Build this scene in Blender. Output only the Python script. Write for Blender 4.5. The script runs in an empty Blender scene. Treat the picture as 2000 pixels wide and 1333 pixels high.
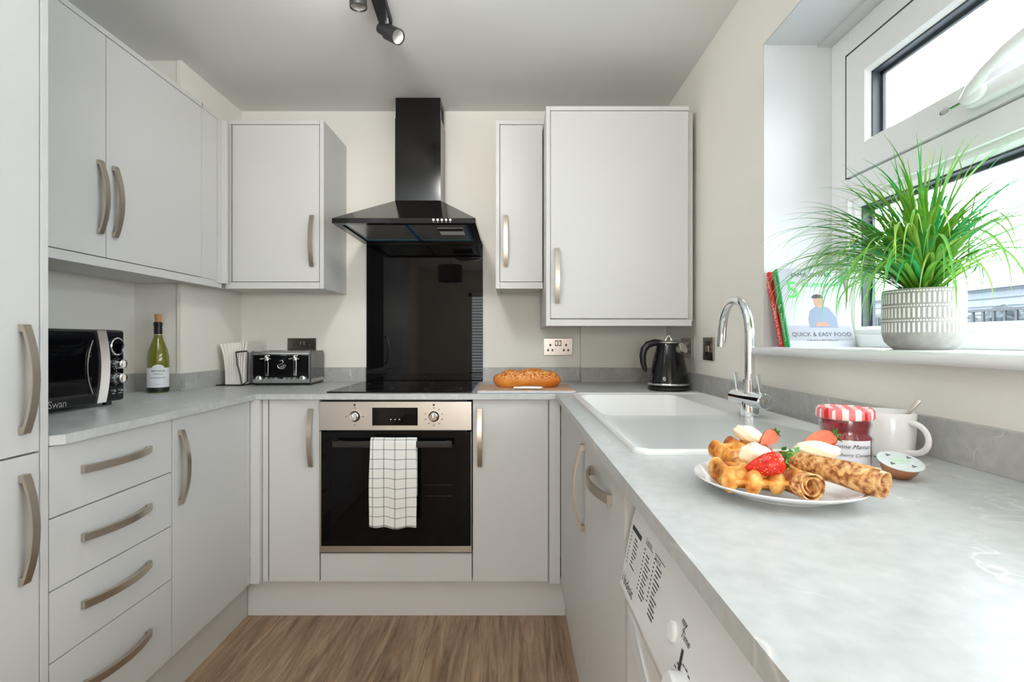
import bpy, bmesh, math, random
from math import sin, cos, pi, radians as R, sqrt
from mathutils import Vector as V, Matrix
random.seed(7)
sc = bpy.context.scene
C = sc.collection
# ------------------------------------------------------------------ camera, world, light, exposure
EYE = 1.104
cam_d = bpy.data.cameras.new('camera'); cam = bpy.data.objects.new('camera', cam_d); C.objects.link(cam)
cam.location = (0, 0, EYE); cam.rotation_euler = (R(90), 0, 0)
cam_d.sensor_width = 36; cam_d.lens = 18.0; cam_d.shift_y = -0.00125; cam_d.clip_start = 0.02
sc.camera = cam
sc.view_settings.view_transform = 'Standard'; sc.view_settings.look = 'None'
sc.view_settings.exposure = 0.82; sc.view_settings.gamma = 1; sc.view_settings.use_curve_mapping = False
wd = bpy.data.worlds.new('overcast_sky'); sc.world = wd; wd.use_nodes = True
wbg = wd.node_tree.nodes['Background']; wbg.inputs[0].default_value = (0.88, 0.95, 1.0, 1); wbg.inputs[1].default_value = 6.3
sc.cycles.max_bounces = 10; sc.cycles.diffuse_bounces = 6; sc.cycles.transparent_max_bounces = 12
sc.cycles.caustics_reflective = False; sc.cycles.caustics_refractive = False; sc.cycles.sample_clamp_indirect = 6
def portal(name, loc, rot, sx, sy):
    l = bpy.data.lights.new(name, 'AREA'); l.shape = 'RECTANGLE'; l.size = sx; l.size_y = sy; l.cycles.is_portal = True
    o = bpy.data.objects.new(name, l); o.location = loc; o.rotation_euler = rot; C.objects.link(o)
portal('window_portal', (1.075, 0.64, 1.55), (0, R(90), 0), 0.95, 1.9)
portal('far_window_portal', (-0.2, -3.56, 1.2), (R(90), 0, 0), 2.0, 1.5)

def fill_disk(name, loc, watts, r):  # disk-shaped fill light, used only for the added uplight
    l = bpy.data.lights.new(name, 'AREA'); l.shape = 'DISK'; l.size = r*2; l.energy = watts; l.color = (1.0, 0.97, 0.93)
    o = bpy.data.objects.new(name, l); o.location = loc; C.objects.link(o)
def uplight(name, loc, watts, r):
    fill_disk(name, loc, watts, r); C.objects[-1].rotation_euler = (R(180), 0, 0)
uplight('uplight_fill', (-0.40, 0.50, 1.90), 12.5, 0.14); C.objects[-1].data.color = (0.85, 0.94, 1.0)  # unseen uplight added to bounce fill off the ceiling
l = bpy.data.lights.new('rear_fill_light', 'POINT'); l.energy = 30; l.shadow_soft_size = 0.17; l.color = (1.0, 0.92, 0.80)  # unseen point light added behind the camera as frontal fill
o = bpy.data.objects.new('rear_fill_light', l); o.location = (-0.10, -2.4, 1.45); C.objects.link(o)
def spot(name, loc, aim, watts, cone=130, r=0.05):
    l = bpy.data.lights.new(name, 'SPOT'); l.energy = watts; l.spot_size = R(cone); l.spot_blend = 1.0; l.shadow_soft_size = r; l.color = (1.0, 0.97, 0.92)
    o = bpy.data.objects.new(name, l); o.location = loc; o.rotation_euler = (V(aim)-V(loc)).to_track_quat('-Z', 'Y').to_euler(); C.objects.link(o)
FILL_SPOTS = [((-0.42, 1.33, 2.15), (-1.0, 2.6, 1.65)), ((-0.36, 1.22, 2.15), (0.35, 2.6, 1.65))]
for l_, a_ in FILL_SPOTS: spot('fill_spot_beam', l_, a_, 10.0, 118, 0.09)  # out-of-view beams added to brighten the back wall

# ------------------------------------------------------------------ materials
def srgb(r, g, b):
    f = lambda c: (c/255/12.92) if c/255 <= 0.04045 else ((c/255+0.055)/1.055)**2.4
    return (f(r), f(g), f(b), 1)
MATS = {}
def mat(name, col=(0.8, 0.8, 0.8, 1), rough=0.5, metal=0.0, spec=0.5, coat=0, bump=0, bscale=50, aniso=0, trans=0, ior=1.45, sss=0, var=0, vscale=8, emit=None):
    m = bpy.data.materials.new(name); m.use_nodes = True; nt = m.node_tree; p = nt.nodes['Principled BSDF']
    p.inputs['Base Color'].default_value = col; p.inputs['Roughness'].default_value = rough; p.inputs['Metallic'].default_value = metal
    p.inputs['Specular IOR Level'].default_value = spec; p.inputs['Coat Weight'].default_value = coat; p.inputs['IOR'].default_value = ior
    p.inputs['Transmission Weight'].default_value = trans
    if sss: p.inputs['Subsurface Weight'].default_value = sss; p.inputs['Subsurface Scale'].default_value = 0.01
    tc = nt.nodes.new('ShaderNodeTexCoord')
    if bump:
        n = nt.nodes.new('ShaderNodeTexNoise'); n.inputs['Scale'].default_value = bscale; n.inputs['Detail'].default_value = 3
        b = nt.nodes.new('ShaderNodeBump'); b.inputs['Strength'].default_value = bump; b.inputs['Distance'].default_value = 0.002
        nt.links.new(tc.outputs['Object'], n.inputs['Vector']); nt.links.new(n.outputs['Fac'], b.inputs['Height']); nt.links.new(b.outputs['Normal'], p.inputs['Normal'])
    if var:
        n = nt.nodes.new('ShaderNodeTexNoise'); n.inputs['Scale'].default_value = vscale; n.inputs['Detail'].default_value = 4
        r = nt.nodes.new('ShaderNodeValToRGB'); r.color_ramp.elements[0].position = 0.3; r.color_ramp.elements[1].position = 0.7
        r.color_ramp.elements[0].color = tuple(c*(1-var) for c in col[:3])+(1,); r.color_ramp.elements[1].color = tuple(min(1, c*(1+var)) for c in col[:3])+(1,)
        nt.links.new(tc.outputs['Object'], n.inputs['Vector']); nt.links.new(n.outputs['Fac'], r.inputs['Fac']); nt.links.new(r.outputs['Color'], p.inputs['Base Color'])
    MATS[name] = m; return m
def nodes(m): return m.node_tree, m.node_tree.nodes['Principled BSDF']
def N(nt, t, **kw):
    n = nt.nodes.new(t)
    for k, v in kw.items():
        if hasattr(n, k): setattr(n, k, v)
        else: n.inputs[k.replace('_', ' ')].default_value = v
    return n
m_wall = mat('wall_paint', (0.83, 0.805, 0.745, 1), 0.85, spec=0.2, bump=0.08, bscale=120)
m_ceil = mat('ceiling_paint', (0.78, 0.775, 0.76, 1), 0.9, spec=0.1, bump=0.25, bscale=14)
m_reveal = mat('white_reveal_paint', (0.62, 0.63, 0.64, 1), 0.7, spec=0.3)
m_cab = mat('matt_grey_laminate', (0.62, 0.615, 0.605, 1), 0.42, spec=0.35, bump=0.03, bscale=300)
m_carc = mat('carcass_board', (0.60, 0.59, 0.57, 1), 0.6)
m_nick = mat('brushed_nickel', (0.56, 0.50, 0.42, 1), 0.33, metal=1, bump=0.1, bscale=400)
m_chrome = mat('chrome', (0.82, 0.84, 0.86, 1), 0.06, metal=1)
m_strip = mat('silver_strip', (0.55, 0.57, 0.61, 1), 0.28, metal=1)
m_steel = mat('brushed_steel', (0.60, 0.57, 0.53, 1), 0.30, metal=1, bump=0.05, bscale=500)
m_bgloss = mat('black_gloss', (0.006, 0.006, 0.007, 1), 0.05, spec=0.5)
m_bglass = mat('black_glass', (0.003, 0.003, 0.0035, 1), 0.02, spec=0.22)
m_hood = mat('black_enamel', (0.008, 0.0075, 0.007, 1), 0.12, spec=0.5)
m_bmatt = mat('black_matt', (0.012, 0.012, 0.012, 1), 0.45)
m_bplas = mat('black_plastic', (0.012, 0.012, 0.013, 1), 0.3)
m_upvc = mat('white_window_plastic', (0.86, 0.87, 0.88, 1), 0.18, spec=0.5)
m_gasket = mat('grey_gasket', (0.05, 0.06, 0.07, 1), 0.5)
m_sink = mat('white_composite', (0.84, 0.84, 0.83, 1), 0.22, spec=0.5)
m_china = mat('white_china', (0.86, 0.86, 0.86, 1), 0.12, spec=0.5, coat=0.3)
m_white = mat('white_print', (0.85, 0.85, 0.85, 1), 0.5)
m_wm = mat('white_appliance_enamel', (0.80, 0.80, 0.81, 1), 0.25)
m_ink = mat('dark_print', (0.03, 0.03, 0.035, 1), 0.6)
m_silver = mat('silver_print', (0.75, 0.75, 0.75, 1), 0.25, metal=1)
m_bottle = mat('green_bottle_glass', (0.15, 0.15, 0.012, 1), 0.04, spec=0.6, coat=0.5)
m_foil = mat('black_foil', (0.01, 0.01, 0.012, 1), 0.35)
m_cork = mat('cork', srgb(196, 140, 92), 0.85, var=0.25, vscale=300)
m_label = mat('paper_label', srgb(226, 226, 232), 0.7)
m_soil = mat('soil', (0.03, 0.02, 0.012, 1), 0.95, bump=1, bscale=200)
m_potw = mat('pot_white_relief', (0.86, 0.86, 0.85, 1), 0.6)
m_potg = mat('pot_grey_cement', srgb(158, 155, 152), 0.85, var=0.12, vscale=60, bump=0.4, bscale=200)
m_red = mat('red_cover', srgb(214, 40, 38), 0.4)
m_green = mat('green_cover', srgb(20, 160, 72), 0.4)
m_page = mat('pages', (0.80, 0.76, 0.62, 1), 0.8)
m_cover = mat('pale_cover', srgb(160, 160, 167), 0.4)
m_gprint = mat('light_green_print', srgb(50, 190, 70), 0.5)
m_straw = mat('strawberry_skin', srgb(206, 30, 14), 0.25, spec=0.6, var=0.3, vscale=120, sss=0.1)
m_strawin = mat('strawberry_flesh', srgb(240, 120, 90), 0.3, var=0.2, vscale=90, sss=0.2)
m_leafs = mat('mint_leaf', srgb(70, 140, 45), 0.5, var=0.3, vscale=150)
m_cream = mat('whipped_cream', srgb(250, 240, 214), 0.35, sss=0.3, bump=0.4, bscale=60)
m_jam = mat('red_jam', (0.22, 0.008, 0.018, 1), 0.06, spec=0.5, coat=1, var=0.5, vscale=50)
m_copper = mat('copper_pod', srgb(214, 150, 110), 0.28, metal=0.85)
m_knifeb = mat('knife_blade', (0.45, 0.43, 0.42, 1), 0.22, metal=1)
m_filter = mat('hood_filter_film', (0.45, 0.46, 0.47, 1), 0.25, metal=0.6)
m_blue = mat('blue_film', (0.01, 0.06, 0.22, 1), 0.25)
m_cyan = mat('cyan_film', (0.03, 0.22, 0.30, 1), 0.3)
m_bstain = mat('black_nickel', (0.30, 0.26, 0.23, 1), 0.22, metal=1)
m_sockin = mat('socket_insert', (0.02, 0.02, 0.02, 1), 0.4)
m_napkin = mat('white_paper_napkin', (0.82, 0.79, 0.74, 1), 0.8, bump=0.5, bscale=80)
m_lampin = mat('lamp_reflector', (0.45, 0.44, 0.41, 1), 0.35)
m_toast = mat('dark_grey_enamel', (0.075, 0.075, 0.08, 1), 0.15, spec=0.5)
m_board = mat('chopping_board_wood', srgb(196, 160, 132), 0.55, var=0.12, vscale=30)
m_boardw = mat('pale_board_edge', srgb(205, 207, 212), 0.5)
m_hair = mat('printed_hair', srgb(48, 42, 41), 0.6); m_skin = mat('printed_skin', srgb(160, 118, 102), 0.6); m_shirt = mat('printed_shirt', srgb(108, 118, 138), 0.6); m_ptable = mat('printed_table', srgb(142, 144, 152), 0.6)

# glass that lets daylight through
m_glass = bpy.data.materials.new('window_glass'); m_glass.use_nodes = True
nt = m_glass.node_tree; nt.nodes.clear()
o_ = nt.nodes.new('ShaderNodeOutputMaterial'); mx = nt.nodes.new('ShaderNodeMixShader'); tr = nt.nodes.new('ShaderNodeBsdfTransparent'); gl = nt.nodes.new('ShaderNodeBsdfGlossy'); fr = nt.nodes.new('ShaderNodeFresnel')
gl.inputs['Roughness'].default_value = 0.0; fr.inputs['IOR'].default_value = 1.35; tr.inputs['Color'].default_value = (0.97, 0.99, 0.99, 1)
geo = nt.nodes.new('ShaderNodeNewGeometry'); mr_ = nt.nodes.new('ShaderNodeMapRange'); mr_.inputs['To Min'].default_value = 1.35; mr_.inputs['To Max'].default_value = 1/1.35
nt.links.new(geo.outputs['Backfacing'], mr_.inputs['Value']); nt.links.new(mr_.outputs[0], fr.inputs['IOR'])
nt.links.new(fr.outputs[0], mx.inputs[0]); nt.links.new(tr.outputs[0], mx.inputs[1]); nt.links.new(gl.outputs[0], mx.inputs[2]); nt.links.new(mx.outputs[0], o_.inputs[0])
# clear jar glass the same way
m_jarglass = m_glass.copy(); m_jarglass.name = 'jar_glass'

def marble(name, base, vein, dark, sc_=3.0):
    m = mat(name, base, 0.32, spec=0.4); nt, p = nodes(m)
    tc = N(nt, 'ShaderNodeTexCoord'); n1 = N(nt, 'ShaderNodeTexNoise', Scale=sc_, Detail=6, Roughness=0.6, Distortion=0.6)
    n2 = N(nt, 'ShaderNodeTexNoise', Scale=sc_*1.3, Detail=3, Distortion=1.2); n3 = N(nt, 'ShaderNodeTexNoise', Scale=sc_*14, Detail=4)
    for n in (n1, n2, n3): nt.links.new(tc.outputs['Object'], n.inputs['Vector'])
    r1 = N(nt, 'ShaderNodeValToRGB'); e = r1.color_ramp.elements
    e[0].position = 0.35; e[0].color = dark; e[1].position = 0.65; e[1].color = base
    nt.links.new(n1.outputs['Fac'], r1.inputs['Fac'])
    # veins: where noise crosses one half
    s = N(nt, 'ShaderNodeMath', operation='SUBTRACT'); s.inputs[1].default_value = 0.5
    a = N(nt, 'ShaderNodeMath', operation='ABSOLUTE'); r2 = N(nt, 'ShaderNodeValToRGB'); e = r2.color_ramp.elements
    e[0].position = 0.0; e[0].color = (0.8, 0.8, 0.8, 1); e[1].position = 0.010; e[1].color = (0, 0, 0, 1)
    nt.links.new(n2.outputs['Fac'], s.inputs[0]); nt.links.new(s.outputs[0], a.inputs[0]); nt.links.new(a.outputs[0], r2.inputs['Fac'])
    n4 = N(nt, 'ShaderNodeTexNoise', Scale=sc_*2.2, Detail=2); nt.links.new(tc.outputs['Object'], n4.inputs['Vector'])
    r4 = N(nt, 'ShaderNodeValToRGB'); r4.color_ramp.elements[0].position = 0.46; r4.color_ramp.elements[1].position = 0.58; nt.links.new(n4.outputs['Fac'], r4.inputs['Fac'])
    mm = N(nt, 'ShaderNodeMath', operation='MULTIPLY'); nt.links.new(r2.outputs['Color'], mm.inputs[0]); nt.links.new(r4.outputs['Color'], mm.inputs[1])
    mixv = N(nt, 'ShaderNodeMixRGB'); mixv.inputs['Color2'].default_value = vein
    nt.links.new(mm.outputs[0], mixv.inputs['Fac']); nt.links.new(r1.outputs['Color'], mixv.inputs['Color1'])
    mixf = N(nt, 'ShaderNodeMixRGB', blend_type='OVERLAY'); mixf.inputs['Fac'].default_value = 0.22
    nt.links.new(mixv.outputs['Color'], mixf.inputs['Color1']); nt.links.new(n3.outputs['Fac'], mixf.inputs['Color2'])
    nt.links.new(mixf.outputs['Color'], p.inputs['Base Color'])
    return m
m_top = marble('pale_grey_marble_laminate', (0.56, 0.57, 0.565, 1), (0.74, 0.72, 0.70, 1), (0.50, 0.51, 0.505, 1))
m_up = marble('grey_marble_upstand', (0.47, 0.465, 0.45, 1), (0.68, 0.67, 0.65, 1), (0.36, 0.355, 0.345, 1), 4.0)

def floor_mat():
    m = mat('oak_vinyl_plank', (0.3, 0.2, 0.13, 1), 0.5, spec=0.3); nt, p = nodes(m)
    tc = N(nt, 'ShaderNodeTexCoord'); mp = N(nt, 'ShaderNodeMapping'); mp.inputs['Rotation'].default_value = (0, 0, R(90))
    nt.links.new(tc.outputs['Object'], mp.inputs['Vector'])
    b = N(nt, 'ShaderNodeTexBrick'); b.inputs['Scale'].default_value = 1; b.inputs['Brick Width'].default_value = 1.2; b.inputs['Row Height'].default_value = 0.152
    b.inputs['Mortar Size'].default_value = 0.0012; b.inputs['Mortar Smooth'].default_value = 0.2; b.offset = 0.37; b.offset_frequency = 3
    b.inputs['Color1'].default_value = (0.0, 0, 0, 1); b.inputs['Color2'].default_value = (1, 1, 1, 1); b.inputs['Mortar'].default_value = (0.5, 0.5, 0.5, 1)
    nt.links.new(mp.outputs[0], b.inputs['Vector'])
    # grain stretched along the plank, shifted per plank
    add = N(nt, 'ShaderNodeVectorMath', operation='MULTIPLY_ADD'); add.inputs[1].default_value = (13.0, 7.0, 5.0)
    nt.links.new(b.outputs['Color'], add.inputs[0]); nt.links.new(tc.outputs['Object'], add.inputs[2])
    mp2 = N(nt, 'ShaderNodeMapping'); mp2.inputs['Scale'].default_value = (14, 1.1, 1); nt.links.new(add.outputs[0], mp2.inputs['Vector'])
    w = N(nt, 'ShaderNodeTexNoise', Scale=1.6, Detail=8, Roughness=0.65, Distortion=1.4); nt.links.new(mp2.outputs[0], w.inputs['Vector'])
    mp3 = N(nt, 'ShaderNodeMapping'); mp3.inputs['Scale'].default_value = (90, 4, 1); nt.links.new(add.outputs[0], mp3.inputs['Vector'])
    f = N(nt, 'ShaderNodeTexNoise', Scale=2.5, Detail=5, Roughness=0.7); nt.links.new(mp3.outputs[0], f.inputs['Vector'])
    r = N(nt, 'ShaderNodeValToRGB'); e = r.color_ramp.elements
    e[0].position = 0.30; e[0].color = srgb(104, 82, 64); e[1].position = 0.72; e[1].color = srgb(184, 156, 128)
    k = e.new(0.5); k.color = srgb(150, 123, 98)
    nt.links.new(w.outputs['Fac'], r.inputs['Fac'])
    mx = N(nt, 'ShaderNodeMixRGB', blend_type='OVERLAY'); mx.inputs['Fac'].default_value = 0.55
    nt.links.new(r.outputs['Color'], mx.inputs['Color1']); nt.links.new(f.outputs['Fac'], mx.inputs['Color2'])
    hs = N(nt, 'ShaderNodeMixRGB', blend_type='MULTIPLY'); hs.inputs['Fac'].default_value = 0.8
    inv = N(nt, 'ShaderNodeMapRange'); inv.inputs['To Min'].default_value = 1.0; inv.inputs['To Max'].default_value = 0.6
    nt.links.new(b.outputs['Fac'], inv.inputs['Value']); nt.links.new(mx.outputs['Color'], hs.inputs['Color1']); nt.links.new(inv.outputs[0], hs.inputs['Color2'])
    nt.links.new(hs.outputs['Color'], p.inputs['Base Color'])
    return m
m_floor = floor_mat()

def ramp_noise(name, cols, scale, rough=0.5, detail=4, dist=0, bump=0.0, bdist=0.002, coat=0):
    m = mat(name, (1, 1, 1, 1), rough, coat=coat); nt, p = nodes(m)
    tc = N(nt, 'ShaderNodeTexCoord'); n = N(nt, 'ShaderNodeTexNoise', Scale=scale, Detail=detail, Distortion=dist); nt.links.new(tc.outputs['Object'], n.inputs['Vector'])
    r = N(nt, 'ShaderNodeValToRGB'); e = r.color_ramp.elements
    e[0].position, e[0].color = cols[0]; e[1].position, e[1].color = cols[-1]
    for q in cols[1:-1]: k = e.new(q[0]); k.color = q[1]
    nt.links.new(n.outputs['Fac'], r.inputs['Fac']); nt.links.new(r.outputs['Color'], p.inputs['Base Color'])
    if bump:
        b = N(nt, 'ShaderNodeBump'); b.inputs['Strength'].default_value = bump; b.inputs['Distance'].default_value = bdist
        nt.links.new(n.outputs['Fac'], b.inputs['Height']); nt.links.new(b.outputs['Normal'], p.inputs['Normal'])
    return m
m_waffle = ramp_noise('waffle_crust', [(0.34, srgb(240, 196, 116)), (0.48, srgb(220, 142, 56)), (0.64, srgb(150, 76, 26))], 46, 0.4, bump=0.3)
m_crepe = ramp_noise('crepe_skin', [(0.38, srgb(236, 196, 138)), (0.5, srgb(206, 148, 88)), (0.62, srgb(140, 78, 38))], 120, 0.45, detail=5, dist=0.3, bump=0.4)
m_leaf = ramp_noise('grass_leaf', [(0.3, srgb(58, 120, 30)), (0.5, srgb(108, 168, 48)), (0.7, srgb(56, 160, 84))], 9, 0.45)
m_leaf2 = ramp_noise('grass_leaf_fresh', [(0.3, srgb(30, 150, 84)), (0.7, srgb(66, 190, 100))], 9, 0.42)
m_leaf3 = ramp_noise('grass_leaf_olive', [(0.3, srgb(120, 165, 50)), (0.7, srgb(160, 196, 84))], 9, 0.45)

def bread_mat():
    m = mat('tiger_bread_crust', (1, 1, 1, 1), 0.45); nt, p = nodes(m)
    tc = N(nt, 'ShaderNodeTexCoord'); v = N(nt, 'ShaderNodeTexVoronoi', feature='DISTANCE_TO_EDGE'); v.inputs['Scale'].default_value = 62
    ns = N(nt, 'ShaderNodeTexNoise', Scale=30, Detail=3)
    ad = N(nt, 'ShaderNodeVectorMath', operation='MULTIPLY_ADD'); ad.inputs[1].default_value = (0.03, 0.03, 0.03)
    nt.links.new(tc.outputs['Object'], ns.inputs['Vector']); nt.links.new(ns.outputs['Color'], ad.inputs[0]); nt.links.new(tc.outputs['Object'], ad.inputs[2]); nt.links.new(ad.outputs[0], v.inputs['Vector'])
    r = N(nt, 'ShaderNodeValToRGB'); r.color_ramp.elements[0].position = 0.03; r.color_ramp.elements[1].position = 0.12
    r.color_ramp.elements[0].color = srgb(232, 176, 106); r.color_ramp.elements[1].color = srgb(184, 92, 24)
    nt.links.new(v.outputs['Distance'], r.inputs['Fac'])
    n2 = N(nt, 'ShaderNodeTexNoise', Scale=14, Detail=5); nt.links.new(tc.outputs['Object'], n2.inputs['Vector'])
    r3 = N(nt, 'ShaderNodeValToRGB'); r3.color_ramp.elements[0].position = 0.35; r3.color_ramp.elements[1].position = 0.65
    r3.color_ramp.elements[0].color = srgb(226, 150, 62); r3.color_ramp.elements[1].color = srgb(200, 110, 32); nt.links.new(n2.outputs['Fac'], r3.inputs['Fac'])
    sp = N(nt, 'ShaderNodeSeparateXYZ'); nt.links.new(tc.outputs['Object'], sp.inputs[0])
    mr = N(nt, 'ShaderNodeMapRange'); mr.inputs['From Min'].default_value = 0.026; mr.inputs['From Max'].default_value = 0.052; nt.links.new(sp.outputs['Z'], mr.inputs['Value'])
    mx = N(nt, 'ShaderNodeMixRGB'); nt.links.new(mr.outputs[0], mx.inputs['Fac']); nt.links.new(r3.outputs['Color'], mx.inputs['Color1']); nt.links.new(r.outputs['Color'], mx.inputs['Color2'])
    nt.links.new(mx.outputs['Color'], p.inputs['Base Color'])
    b = N(nt, 'ShaderNodeBump'); b.inputs['Strength'].default_value = 0.5; b.inputs['Distance'].default_value = 0.003; b.invert = True
    nt.links.new(v.outputs['Distance'], b.inputs['Height']); nt.links.new(b.outputs['Normal'], p.inputs['Normal'])
    return m
m_bread = bread_mat()
# strawberry seeds
nt, p = nodes(m_straw); tc = N(nt, 'ShaderNodeTexCoord'); v = N(nt, 'ShaderNodeTexVoronoi'); v.inputs['Scale'].default_value = 260
nt.links.new(tc.outputs['Object'], v.inputs['Vector']); lt = N(nt, 'ShaderNodeMath', operation='LESS_THAN'); lt.inputs[1].default_value = 0.22; nt.links.new(v.outputs['Distance'], lt.inputs[0])
src = p.inputs['Base Color'].links[0].from_socket; mxs = N(nt, 'ShaderNodeMixRGB'); mxs.inputs['Color2'].default_value = srgb(240, 170, 70)
nt.links.new(lt.outputs[0], mxs.inputs['Fac']); nt.links.new(src, mxs.inputs['Color1']); nt.links.new(mxs.outputs['Color'], p.inputs['Base Color'])
bs = N(nt, 'ShaderNodeBump'); bs.inputs['Strength'].default_value = 0.5; bs.inputs['Distance'].default_value = 0.0006; nt.links.new(v.outputs['Distance'], bs.inputs['Height']); nt.links.new(bs.outputs['Normal'], p.inputs['Normal'])

def gingham_mat():
    m = mat('red_gingham_print', (1, 1, 1, 1), 0.35); nt, p = nodes(m)
    tc = N(nt, 'ShaderNodeTexCoord'); mp = N(nt, 'ShaderNodeMapping'); mp.inputs['Rotation'].default_value = (0, 0, R(25)); nt.links.new(tc.outputs['Object'], mp.inputs['Vector'])
    sp = N(nt, 'ShaderNodeSeparateXYZ'); nt.links.new(mp.outputs[0], sp.inputs[0])
    outs = []
    for ax in ('X', 'Y'):
        q = N(nt, 'ShaderNodeMath', operation='MULTIPLY'); q.inputs[1].default_value = 2*pi/0.018; nt.links.new(sp.outputs[ax], q.inputs[0])
        s = N(nt, 'ShaderNodeMath', operation='SINE'); nt.links.new(q.outputs[0], s.inputs[0])
        g = N(nt, 'ShaderNodeMath', operation='GREATER_THAN'); g.inputs[1].default_value = 0; nt.links.new(s.outputs[0], g.inputs[0]); outs.append(g)
    a = N(nt, 'ShaderNodeMath', operation='ADD'); nt.links.new(outs[0].outputs[0], a.inputs[0]); nt.links.new(outs[1].outputs[0], a.inputs[1])
    h = N(nt, 'ShaderNodeMath', operation='MULTIPLY'); h.inputs[1].default_value = 0.5; nt.links.new(a.outputs[0], h.inputs[0])
    r = N(nt, 'ShaderNodeValToRGB'); r.color_ramp.interpolation = 'CONSTANT'; e = r.color_ramp.elements
    e[0].position = 0; e[0].color = srgb(244, 236, 232); e[1].position = 0.8; e[1].color = srgb(206, 40, 48); k = e.new(0.3); k.color = srgb(232, 120, 122)
    nt.links.new(h.outputs[0], r.inputs['Fac']); nt.links.new(r.outputs['Color'], p.inputs['Base Color'])
    return m
m_gingham = gingham_mat()

def towel_mat():
    m = mat('white_checked_cotton', (1, 1, 1, 1), 0.9, spec=0.1); nt, p = nodes(m)
    tc = N(nt, 'ShaderNodeTexCoord'); sp = N(nt, 'ShaderNodeSeparateXYZ'); nt.links.new(tc.outputs['UV'], sp.inputs[0])
    outs = []
    for ax, per in (('X', 0.0425), ('Y', 0.0365)):
        d = N(nt, 'ShaderNodeMath', operation='DIVIDE'); d.inputs[1].default_value = per; nt.links.new(sp.outputs[ax], d.inputs[0])
        f = N(nt, 'ShaderNodeMath', operation='FRACT'); nt.links.new(d.outputs[0], f.inputs[0])
        l = N(nt, 'ShaderNodeMath', operation='LESS_THAN'); l.inputs[1].default_value = 0.10; nt.links.new(f.outputs[0], l.inputs[0]); outs.append(l)
    a = N(nt, 'ShaderNodeMath', operation='ADD'); nt.links.new(outs[0].outputs[0], a.inputs[0]); nt.links.new(outs[1].outputs[0], a.inputs[1])
    h = N(nt, 'ShaderNodeMath', operation='MULTIPLY'); h.inputs[1].default_value = 0.5; nt.links.new(a.outputs[0], h.inputs[0])
    r = N(nt, 'ShaderNodeValToRGB'); r.color_ramp.interpolation = 'CONSTANT'; e = r.color_ramp.elements
    e[0].position = 0; e[0].color = srgb(238, 236, 232); e[1].position = 0.8; e[1].color = srgb(118, 120, 130); k = e.new(0.3); k.color = srgb(168, 168, 172)
    nt.links.new(h.outputs[0], r.inputs['Fac']); nt.links.new(r.outputs['Color'], p.inputs['Base Color'])
    n = N(nt, 'ShaderNodeTexNoise', Scale=900, Detail=2); nt.links.new(tc.outputs['UV'], n.inputs['Vector'])
    b = N(nt, 'ShaderNodeBump'); b.inputs['Strength'].default_value = 0.5; b.inputs['Distance'].default_value = 0.001; nt.links.new(n.outputs['Fac'], b.inputs['Height']); nt.links.new(b.outputs['Normal'], p.inputs['Normal'])
    return m
m_towel = towel_mat()

# ------------------------------------------------------------------ mesh helpers
def nb(): return bmesh.new()
def box(bm, x0, x1, y0, y1, z0, z1, bev=0.0, seg=2, mi=0, mtx=None):
    co = [(x0, y0, z0), (x1, y0, z0), (x1, y1, z0), (x0, y1, z0), (x0, y0, z1), (x1, y0, z1), (x1, y1, z1), (x0, y1, z1)]
    vs = [bm.verts.new(c) for c in co]
    fs = [bm.faces.new([vs[i] for i in q]) for q in ((3, 2, 1, 0), (4, 5, 6, 7), (0, 1, 5, 4), (1, 2, 6, 5), (2, 3, 7, 6), (3, 0, 4, 7))]
    for f in fs: f.material_index = mi
    if bev > 0:
        es = list({e for f in fs for e in f.edges})
        r = bmesh.ops.bevel(bm, geom=es, offset=bev, segments=seg, profile=0.5, affect='EDGES', clamp_overlap=True)
        for f in r['faces']: f.material_index = mi
        vs = list({v for f in r['faces'] for v in f.verts})
    if mtx: 
        for v in vs: v.co = mtx @ v.co
    return bm
def frame_of(d):
    d = d.normalized(); a = V((0, 0, 1)) if abs(d.z) < 0.9 else V((1, 0, 0))
    u = a.cross(d).normalized(); return u, d.cross(u)
def tube(bm, pts, r, seg=16, cap=True, mi=0, sx=1.0):
    pts = [V(p) for p in pts]; n = len(pts); rs = r if isinstance(r, (list, tuple)) else [r]*n
    u = None; rings = []
    for i, p in enumerate(pts):
        d = (pts[min(i+1, n-1)]-pts[max(i-1, 0)]).normalized()
        if i and d.dot(dp) < 0: d = -d
        dp = d
        if u is None: u, w = frame_of(d)
        else:
            u = (u - d*u.dot(d)).normalized(); w = d.cross(u)
        rings.append([bm.verts.new(p+(u*cos(2*pi*k/seg)*sx+w*sin(2*pi*k/seg))*rs[i]) for k in range(seg)])
    for a, b in zip(rings, rings[1:]):
        for k in range(seg):
            f = bm.faces.new((a[k], a[(k+1) % seg], b[(k+1) % seg], b[k])); f.material_index = mi
    if cap:
        f = bm.faces.new(rings[0][::-1]); f.material_index = mi
        f = bm.faces.new(rings[-1]); f.material_index = mi
    return bm
def cyl(bm, p0, p1, r0, r1=None, seg=24, mi=0): return tube(bm, [p0, p1], [r0, r0 if r1 is None else r1], seg, True, mi)
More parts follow.
